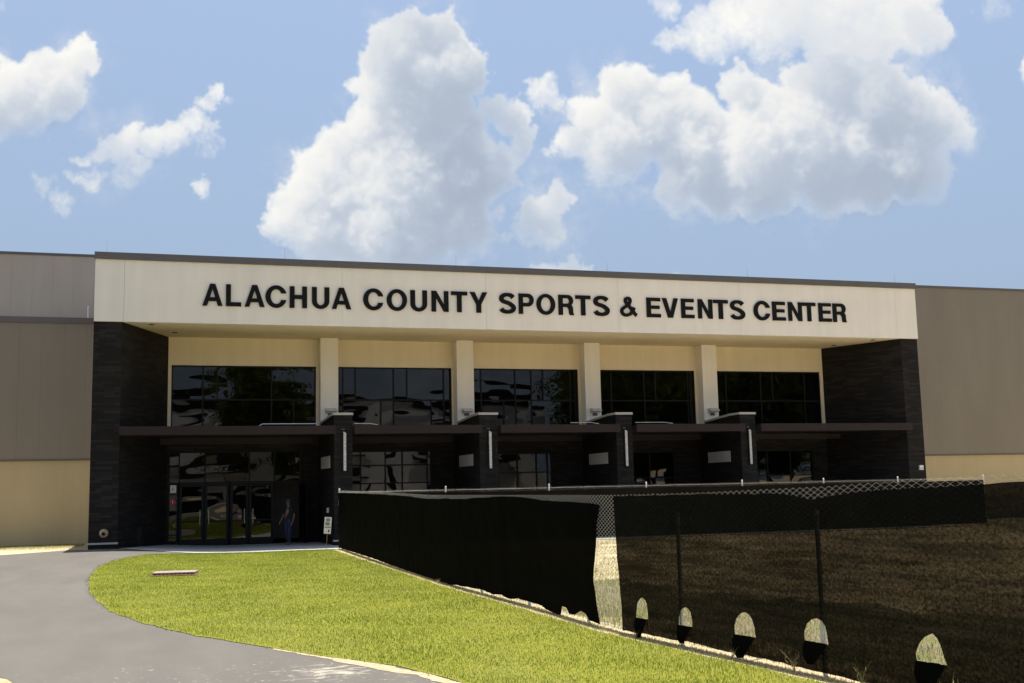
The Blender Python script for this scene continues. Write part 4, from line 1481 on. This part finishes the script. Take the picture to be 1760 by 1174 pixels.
def fabric(name, outline, holes, pos, thick_noise, mat, step, parent=None, seed=0, off=.04, edge_jit=.008):
    """screen cut from an outline in (s, z); holes become real openings"""
    rg = random.Random(seed)

    def dens(lp, st):
        out_ = []
        for i in range(len(lp)):
            a, b = Vector(lp[i]), Vector(lp[(i + 1) % len(lp)])
            k = max(1, int((b - a).length / st))
            for j in range(k):
                p = a.lerp(b, j / k)
                if j:
                    p = p + Vector((rg.uniform(-1, 1), rg.uniform(-1, 1))) * edge_jit
                out_.append(p)
        return out_
    loops = [dens(outline, step)] + [dens(h, .05) for h in holes]
    P, E = [], []
    for lp in loops:
        k = len(P)
        P += lp
        E += [(k + i, k + (i + 1) % len(lp)) for i in range(len(lp))]
    ss, zs = [p.x for p in loops[0]], [p.y for p in loops[0]]
    s_ = min(ss)
    while s_ < max(ss):
        z = min(zs)
        while z < max(zs):
            P.append(Vector((s_ + rg.uniform(-.2, .2) * step, z + rg.uniform(-.2, .2) * step)))
            z += step
        s_ += step
    vo, eo, fo, *_ = delaunay_2d_cdt(P, E, [], 0, 1e-5)
    arrs = [np.array([(p.x, p.y) for p in lp]) for lp in loops]
    cen = np.array([[sum(vo[i].x for i in f_) / 3, sum(vo[i].y for i in f_) / 3] for f_ in fo])
    ins = in_poly(cen[:, 0], cen[:, 1], arrs[0])
    for a_ in arrs[1:]:
        ins &= ~in_poly(cen[:, 0], cen[:, 1], a_)
    fo = [f_ for f_, k in zip(fo, ins) if k]
    verts = []
    for v in vo:
        x, y, nx_, ny_ = pos(v.x)
        d = thick_noise(v.x, v.y) + off
        verts.append((x + nx_ * d, y + ny_ * d, v.y))
    me = bpy.data.meshes.new(name)
    me.from_pydata(verts, [], [tuple(f_) for f_ in fo])
    bm = bmesh.new()
    bm.from_mesh(me)
    bmesh.ops.delete(bm, geom=[v for v in bm.verts if not v.link_faces], context='VERTS')
    bmesh.ops.recalc_face_normals(bm, faces=bm.faces)
    bm.to_mesh(me)
    bm.free()
    me.polygons.foreach_set('use_smooth', [True] * len(me.polygons))
    return link(name, me, mat, parent)


def pos_near(s):
    x = float(fx(s))
    x2 = float(fx(s + .05))
    t = Vector((x2 - x, .05)).normalized()
    return x, s, -t.y, t.x          # pushes towards the lawn


def wrinkle(amp, seed):
    def w(s, z):
        n = noise.noise(Vector((s * .9 + seed, z * 1.4, 2))) * .6
        n += noise.noise(Vector((s * 2.4 - z * 2.2 + seed, z * 1.2 + s * .8, 5))) * .45
        n += noise.noise(Vector((s * 5 - z * 4.0 + seed, z * 2, 9))) * .16
        return abs(n) * amp
    return w


LEFT = [(-4.62, .01), (-9.0, .03), (-13.6, .05), (-18.1, .03), (-21.1, .02), (-22.8, .03), (-24.0, .07), (-25.14, .09), (-25.7, .05), (-26.2, .09), (-26.63, .05), (-27.1, .10), (-27.7, .09),
        (-28.27, .08), (-28.9, .01), (-29.16, .01), (-29.23, .16), (-29.4, .15), (-29.5, .07), (-29.75, .08), (-30.0, .16), (-30.2, .14), (-30.35, .06), (-30.73, .04),
        (-30.62, .3), (-30.56, .62), (-30.61, .94), (-30.7, 1.44), (-30.85, 1.7),
        (-30.3, 1.73), (-29.59, 1.75), (-28.54, 1.76), (-27.36, 1.82), (-26.2, 1.83), (-25.07, 1.81), (-23.9, 1.78), (-22.4, 1.79), (-20.88, 1.78), (-18.5, 1.84), (-14.74, 1.89), (-9, 1.94), (-4.66, 1.97)]
scr_l = empty('privacy_screen', (-.05, -18, 0), 'dense black windscreen fabric on the left fence run, creased with ragged raised hem', 'privacy screen')
fabric('fabric', LEFT, [], pos_near, wrinkle(.055, 3), M['screen_dense'], .16, scr_l, 1)
RIGHT = [(-31.42, .03), (-31.9, .05), (-32.53, .05), (-33.17, .06), (-33.88, .04), (-34.53, .05), (-35.31, .03), (-35.92, .02), (-37, .03), (-39, .02), (-42.4, .02),
         (-42.4, 1.93), (-39.5, 1.93), (-38.06, 1.92), (-37.39, 1.89), (-36.7, 1.87), (-36.17, 1.85), (-35.74, 1.81), (-35.47, 1.775), (-35.18, 1.82), (-34.79, 1.84), (-33.31, 1.84), (-32.24, 1.83), (-31.28, 1.83),
         (-31.31, 1.29), (-31.37, .67), (-31.41, .36)]
HOLES = [[(-31.81, .23), (-31.82, .34), (-31.87, .44), (-31.93, .49), (-31.98, .51), (-32.04, .49), (-32.09, .43), (-32.11, .34), (-32.11, .25)],
         [(-32.83, .24), (-32.835, .33), (-32.88, .42), (-32.94, .46), (-32.99, .47), (-33.05, .46), (-33.10, .42), (-33.125, .34), (-33.13, .25)],
         [(-33.99, .25), (-33.99, .35), (-34.03, .43), (-34.12, .50), (-34.21, .52), (-34.28, .50), (-34.33, .45), (-34.37, .36), (-34.38, .26)],
         [(-35.25, .33), (-35.255, .42), (-35.30, .50), (-35.37, .55), (-35.45, .57), (-35.52, .55), (-35.57, .50), (-35.59, .41), (-35.6, .32)],
         [(-36.79, .31), (-36.78, .38), (-36.83, .47), (-36.91, .54), (-37.0, .58), (-37.05, .54), (-37.08, .49), (-37.11, .40), (-37.14, .32)]]
scr_r = empty('privacy_screen', (.6, -36, 0), 'see through black windscreen on the right run with half moon vents cut low', 'privacy screen')
fabric('fabric', RIGHT, HOLES, pos_near, wrinkle(.03, 11), M['screen_open'], .14, scr_r, 2)
# half moon flaps hanging under their openings
for k, hl in enumerate(HOLES):
    s0, s1 = hl[0][0], hl[-1][0]
    zb = (hl[0][1] + hl[-1][1]) / 2
    h = (max(p[1] for p in hl) - zb) * .92
    m_ = MB()
    rows, cols = 7, 7
    vs = []
    for r in range(rows):
        t_ = r / (rows - 1)
        wid = (1 - t_ ** 1.6 * .72)
        for c in range(cols):
            u_ = c / (cols - 1) - .5
            s_ = (s0 + s1) / 2 + u_ * (s1 - s0) * wid + .02 * t_
            x, y, nx_, ny_ = pos_near(s_)
            dd = .06 + .055 * math.sin(t_ * 2.2) + .02 * math.cos(u_ * 6 + k) * t_
            vs.append((x + nx_ * dd, y + ny_ * dd, zb + .004 - h * (t_ ** .9)))
    m_.add(vs, [(r * cols + c, r * cols + c + 1, (r + 1) * cols + c + 1, (r + 1) * cols + c) for r in range(rows - 1) for c in range(cols - 1)])
    m_.build('flap', M['screen_dense'], scr_r, smooth=True)
scr_f = empty('privacy_screen', (14, -4.4, 0), 'dark screen fabric behind the far fence along the walk', 'privacy screen')
fabric('fabric', [(.4, .03), (28.6, .03), (28.6, 1.90), (24.2, 1.88), (20.6, 1.91), (16.7, 1.88), (12.5, 1.90), (8.4, 1.87), (4.3, 1.90), (.4, 1.90)], [],
       lambda s: (s, -4.5, 0, -1), wrinkle(.04, 7), M['screen_far'], .4, scr_f, 3)

# weeds growing through the fence foot
wl_ = [(-34.1, .10, 'thin weed at the fence foot below the middle wind vent'), (-35.2, .16, 'tall forked weed at the fence foot below the fourth wind vent'),
       (-36.2, .22, 'branching dry weed at the fence foot between the last two vents'), (-37.3, .2, 'grassy weed at the fence foot below the largest vent'),
       (-22.3, .10, 'short green weed tuft under the left screen hem'), (-32.0, .08, 'small weed at the fence foot below the first wind vent')]
for y, h, lb in wl_:
    x = float(fx(y)) - .16
    t = empty('weed', (x, y, 0), lb, 'weed', 'weeds along the fence foot')
    rg_ = random.Random(int(-y * 10))
    st, lf = MB(), MB()
    for k in range(9):
        a = rg_.uniform(0, 6.28)
        l_ = h * rg_.uniform(.6, 1.5)
        ln = rg_.uniform(.1, .7)
        p = [(x, y, -.01), (x + math.cos(a) * l_ * ln * .3, y + math.sin(a) * l_ * ln * .3, l_ * .6), (x + math.cos(a) * l_ * ln, y + math.sin(a) * l_ * ln, l_ * 1.05)]
        st.tube(p, [.0022, .0018, .0008], 4)
        for q in range(3):
            b0 = Vector(p[0]).lerp(Vector(p[2]), .25 + .2 * q)
            an = rg_.uniform(0, 6.28)
            dv = Vector((math.cos(an), math.sin(an), .9)).normalized() * h * .35
            sd_ = dv.cross(Vector((0, 0, 1))).normalized() * .004
            lf.add([b0 - sd_, b0 + sd_, b0 + dv], [(0, 1, 2)])
    st.build('stem', M['weed'], t)
    lf.build('leaf', M['weed'], t, fixn=False)
# ------------------------------------------------------------------ person at the open door
def skin_mesh(name, nodes, edges, mat, parent, root=0, sub=2):
    """nodes: name -> (pos, rx, ry); one continuous skinned surface"""
    keys = list(nodes)
    me = bpy.data.meshes.new(name)
    me.from_pydata([nodes[k][0] for k in keys], [(keys.index(a), keys.index(b)) for a, b in edges], [])
    o = bpy.data.objects.new(name, me)
    sc.collection.objects.link(o)
    md = o.modifiers.new('skin', 'SKIN')
    md.use_smooth_shade = True
    for i, k in enumerate(keys):
        sv = me.skin_vertices[0].data[i]
        sv.radius = nodes[k][1:3]
        sv.use_root = (i == root)
    ss_ = o.modifiers.new('sub', 'SUBSURF')
    ss_.levels = ss_.render_levels = sub
    bpy.context.view_layer.update()
    dg = bpy.context.evaluated_depsgraph_get()
    ev = o.evaluated_get(dg)
    nm = bpy.data.meshes.new_from_object(ev)
    bpy.data.objects.remove(o)
    nm.name = name
    nm.polygons.foreach_set('use_smooth', [True] * len(nm.polygons))
    return link(name, nm, mat, parent)


PX, PY, PZ = -.78, 2.35, -.13
person = empty('person', (PX, PY, PZ), 'person in dark cap, dark shirt and blue jeans walking out beside the open door', 'person')
def P(x, y, z):
    # figure faces left and towards the camera; x right, y back
    a = R(-38)
    x, y = x * math.cos(a) - y * math.sin(a), x * math.sin(a) + y * math.cos(a)
    return (PX + x * 1.03, PY + y * 1.03, PZ + z * 1.03)
# figure axes: looks along -y
n = {
    'pelvis': (P(0, 0, .95), .135, .10), 'waist': (P(0, 0, 1.10), .125, .095), 'chest': (P(0, .01, 1.32), .155, .105), 'neckb': (P(0, .01, 1.49), .07, .07),
    'neck': (P(0, 0, 1.56), .052, .055), 'jaw': (P(0, -.02, 1.62), .062, .07), 'head': (P(0, -.01, 1.70), .078, .092), 'crown': (P(0, .01, 1.775), .055, .065),
    'nose': (P(0, -.115, 1.665), .012, .012),
    'hl': (P(.09, 0, .90), .095, .095), 'kl': (P(.10, -.10, .50), .06, .062), 'al': (P(.10, -.05, .10), .038, .042), 'tl': (P(.11, -.20, .045), .035, .028),
    'hr': (P(-.09, 0, .90), .095, .095), 'kr': (P(-.10, .02, .50), .06, .062), 'ar': (P(-.10, .16, .11), .038, .042), 'tr': (P(-.11, .02, .05), .035, .028),
    'sl': (P(.19, .02, 1.43), .058, .06), 'el': (P(.25, .05, 1.15), .043, .043), 'wl': (P(.24, -.08, .92), .028, .032), 'pl': (P(.235, -.11, .86), .022, .036),
    'sr': (P(-.19, .02, 1.43), .058, .06), 'er': (P(-.25, .03, 1.14), .043, .043), 'wr': (P(-.27, -.14, .96), .028, .032), 'pr': (P(-.27, -.19, .92), .022, .036),
}
ed = [('pelvis', 'waist'), ('waist', 'chest'), ('chest', 'neckb'), ('neckb', 'neck'), ('neck', 'jaw'), ('jaw', 'head'), ('head', 'crown'), ('jaw', 'nose'),
      ('pelvis', 'hl'), ('hl', 'kl'), ('kl', 'al'), ('al', 'tl'), ('pelvis', 'hr'), ('hr', 'kr'), ('kr', 'ar'), ('ar', 'tr'),
      ('chest', 'sl'), ('sl', 'el'), ('el', 'wl'), ('wl', 'pl'), ('chest', 'sr'), ('sr', 'er'), ('er', 'wr'), ('wr', 'pr')]
for sd_, w, px3, py3, pz3 in (('l', 'pl', .235, -.11, .86), ('r', 'pr', -.27, -.19, .92)):
    for k, (dx_, ln) in enumerate(((-.026, .062), (-.009, .072), (.009, .068), (.025, .055))):
        n[f'{sd_}f{k}a'] = (P(px3 + dx_ * .5, py3 - .02 + dx_ * .6, pz3 - .04), .0095, .0095)
        n[f'{sd_}f{k}b'] = (P(px3 + dx_ * .5, py3 - .035 + dx_ * .6, pz3 - .04 - ln * .6), .009, .009)
        n[f'{sd_}f{k}c'] = (P(px3 + dx_ * .4 - .01, py3 - .03 + dx_ * .6, pz3 - .04 - ln), .008, .008)
        ed += [(w, f'{sd_}f{k}a'), (f'{sd_}f{k}a', f'{sd_}f{k}b'), (f'{sd_}f{k}b', f'{sd_}f{k}c')]
    n[f'{sd_}th'] = (P(px3, py3 - .045, pz3 - .02), .011, .011)
    n[f'{sd_}th2'] = (P(px3, py3 - .062, pz3 - .05), .009, .009)
    ed += [(w, f'{sd_}th'), (f'{sd_}th', f'{sd_}th2')]
body = skin_mesh('body', n, ed, M['skin'], person)


def grow(keys, edges, g, mat, name, extra=None):
    nn = {k: (n[k][0], n[k][1] + g, n[k][2] + g) for k in keys}
    if extra:
        nn.update(extra)
    return skin_mesh(name, nn, edges, mat, person)


grow(['waist', 'chest', 'sl', 'sr'], [('hem', 'waist'), ('waist', 'chest'), ('chest', 'col'), ('chest', 'sl'), ('chest', 'sr'), ('sl', 'cl'), ('sr', 'cr')], .022, M['shirt'], 'shirt',
     {'hem': (P(0, 0, .98), .165, .135), 'col': (P(0, .01, 1.50), .082, .08), 'cl': (P(.235, .04, 1.22), .064, .064), 'cr': (P(-.235, .03, 1.22), .064, .064)})
grow(['pelvis', 'hl', 'kl', 'hr', 'kr'], [('pelvis', 'belt'), ('pelvis', 'hl'), ('hl', 'kl'), ('kl', 'hml'), ('pelvis', 'hr'), ('hr', 'kr'), ('kr', 'hmr')], .018, M['jeans'], 'trousers',
     {'belt': (P(0, 0, 1.04), .14, .112), 'hml': (P(.10, -.055, .10), .066, .068), 'hmr': (P(-.10, .15, .12), .066, .068)})
for a_, b_ in (((.10, -.02, .045), (.11, -.22, .035)), ((-.10, .17, .045), (-.11, -.01, .035))):
    nn = {'a': (P(*a_), .05, .045), 'm': (P((a_[0] + b_[0]) / 2, (a_[1] + b_[1]) / 2, .045), .05, .045), 'b': (P(*b_), .046, .034)}
    skin_mesh('shoe', nn, [('a', 'm'), ('m', 'b')], M['shoe'], person)
capm = MB()
prof = [(.100, 0), (.104, .03), (.095, .065), (.07, .095), (.035, .112), (0, .116)]
hc = Vector(P(0, -.005, 1.725))
capm.lathe([(r * 1.0, h * 1.0) for r, h in prof], hc, 'Z', 20)
v0 = len(capm.v)
vis = []
for r in range(4):
    for c in range(9):
        an = R(-60 + 15 * c)
        rad = .10 + .026 * r * math.cos(an) * 1.0
        p_ = Vector((rad * math.sin(an), -rad * math.cos(an) - .012 * r * 0, 0))
        a = R(-38)
        q_ = Vector((p_.x * math.cos(a) - p_.y * math.sin(a), p_.x * math.sin(a) + p_.y * math.cos(a), .008 - .006 * r))
        vis.append(hc + q_)
capm.add(vis, [(r * 9 + c, r * 9 + c + 1, (r + 1) * 9 + c + 1, (r + 1) * 9 + c) for r in range(3) for c in range(8)])
capm.build('hat', M['cap_cloth'], person, smooth=True)
hr = {'a': (P(0, .05, 1.69), .078, .05), 'b': (P(0, .045, 1.64), .066, .04)}
skin_mesh('hair', hr, [('a', 'b')], M['hair'], person, sub=1)
eb = MB()
for s_ in (-1, 1):
    eb.lathe([(0, -.008), (.006, -.006), (.009, 0), (.006, .006), (0, .008)], P(s_ * .03, -.094, 1.70), 'Z', 8)
eb.build('eyes', M['hair'], body)


# ------------------------------------------------------------------ unseen trees and plain building, added behind the camera for the glass to reflect
def tree(name, x, y, h, rad, seed, label, trunk_h=.3, src=None, rz=0.0, scl=1.0):
    if src is not None:
        r0 = src
        r = r0.copy()
        sc.collection.objects.link(r)
        r.location = (x, y, 0)
        r.rotation_euler = (0, 0, rz)
        r.scale = (scl, scl, scl)
        for ch in list(r0.children):
            c = ch.copy()
            sc.collection.objects.link(c)
            c.parent = r
        r['label'] = label
        return r
    t = bpy.data.objects.new(name, None)
    sc.collection.objects.link(t)
    tag(t, label, 'tree', 'trees added behind the viewpoint')
    rg = random.Random(seed)
    tr = MB()
    tr.tube([(0, 0, -.2), (.05, 0, h * .2), (-.05, .1, h * .45), (0, 0, h * .7)], [.32, .24, .17, .08], 9)
    for k in range(9):
        a = rg.uniform(0, 6.28)
        z = h * rg.uniform(.22, .55)
        l_ = rad * rg.uniform(.5, .85)
        tr.tube([(0, 0, z), (math.cos(a) * l_ * .5, math.sin(a) * l_ * .5, z + h * .12), (math.cos(a) * l_, math.sin(a) * l_, z + h * .25)], [.13, .08, .03], 6)
    ob = tr.build('trunk', M['bark'], None)
    ob.parent = t
    r_ = np.random.default_rng(seed)
    nc = 70
    cc = r_.normal(0, 1, (nc, 3))
    cc /= np.linalg.norm(cc, axis=1)[:, None]
    cc *= (r_.random(nc) ** .4)[:, None] * np.array([rad * .85, rad * .85, h * .33])
    cc[:, 2] += h * .64
    nl = 17000
    i_ = r_.integers(0, nc, nl)
    p = cc[i_] + r_.normal(0, 1, (nl, 3)) * rad * .15
    a = r_.normal(0, 1, (nl, 3))
    a /= np.linalg.norm(a, axis=1)[:, None]
    b = np.cross(a, r_.normal(0, 1, (nl, 3)))
    b /= np.linalg.norm(b, axis=1)[:, None]
    s_ = r_.uniform(.10, .22, nl)[:, None] * (h / 9)
    V = np.stack([p - a * s_, p + b * s_ * .5, p + a * s_, p - b * s_ * .5], 1).reshape(-1, 3)
    lf = np_mesh('crown', V, np.arange(nl * 4), np.full(nl, 4), M['leaf'])
    lf.parent = t
    t.location = (x, y, 0)
    t.rotation_euler = (0, 0, rz)
    return t


TL = 'broad dark evergreen tree added behind the camera to darken reflections in the entrance glass'
t0 = tree('reflection_tree', 6.0, -84, 11.5, 4.6, 3, TL)  # unseen tree added for the dark patch mirrored in the first bay
t0.scale = (1.45, 1.45, 1.55)
spots = [(60, -112, 1.9), (69, -108, 2.0), (78, -114, 1.95), (87, -109, 2.05), (97, -113, 1.95), (107, -109, 2.0), (117, -113, 2.05), (127, -110, 2.0), (138, -113, 2.1),
         (64, -120, 2.1), (82, -122, 2.1), (101, -122, 2.2), (121, -122, 2.2), (-70, -118, 1.3), (-84, -116, 1.4), (150, -112, 2.0),
         (58, -106, .85), (66, -105, .8), (74, -106, .9), (83, -105, .85), (92, -106, .8), (102, -105, .9), (112, -106, .85), (123, -105, .85)]  # last row: small copies added to darken the lower window reflections
for k, (x, y, s_) in enumerate(spots):
    tree('reflection_tree', x, y, 0, 0, 0, TL, src=t0, rz=k * 1.3, scl=s_)
SH = empty('reflection_building', (0, -125, 0), 'large pale building with dark roof band added behind the camera for the entrance windows to mirror', 'building')  # unseen building, its dark bands shaped for the window reflections
m_ = MB()
m_.box(-62, 54, -145, -125, 0, 15.4)
m_.build('wall', M['white_paint'], SH)
MB().box(-62.2, 54.2, -145.2, -124.7, 15.402, 17.4).build('roof_band', M['frame'], SH)
for x0, x1, z0, z1 in ((-58, -46, 12.0, 13.2), (-40, -24, 11.8, 12.8), (-19, -10, 12.2, 13.6), (-5, 9, 11.9, 12.9), (15, 26, 12.1, 13.5), (31, 40, 11.8, 12.8), (44, 52, 12.1, 13.2)):
    MB().box(x0, x1, -125.02, -124.9, z0, z1).build('window', M['frame'], SH)
for x in (-52, -34, -14, 12, 28, 42):
    MB().box(x - .35, x + .35, -125.3, -124.95, 0, 11.4).build('pilaster', M['frame'], SH)
MB().box(-60, -30, -124.9, -123.2, 6.4, 7.6).box(-12, 24, -124.9, -123.2, 6.2, 7.4).box(34, 52, -124.9, -123.2, 6.6, 7.6).build('awning', M['bronze'], SH)
for x in list(range(-58, -30, 7)) + list(range(-10, 22, 7)) + [36, 44]:
    MB().box(x, x + 4.5, -125.03, -124.92, .2, 3.0).build('door', M['frame'], SH)
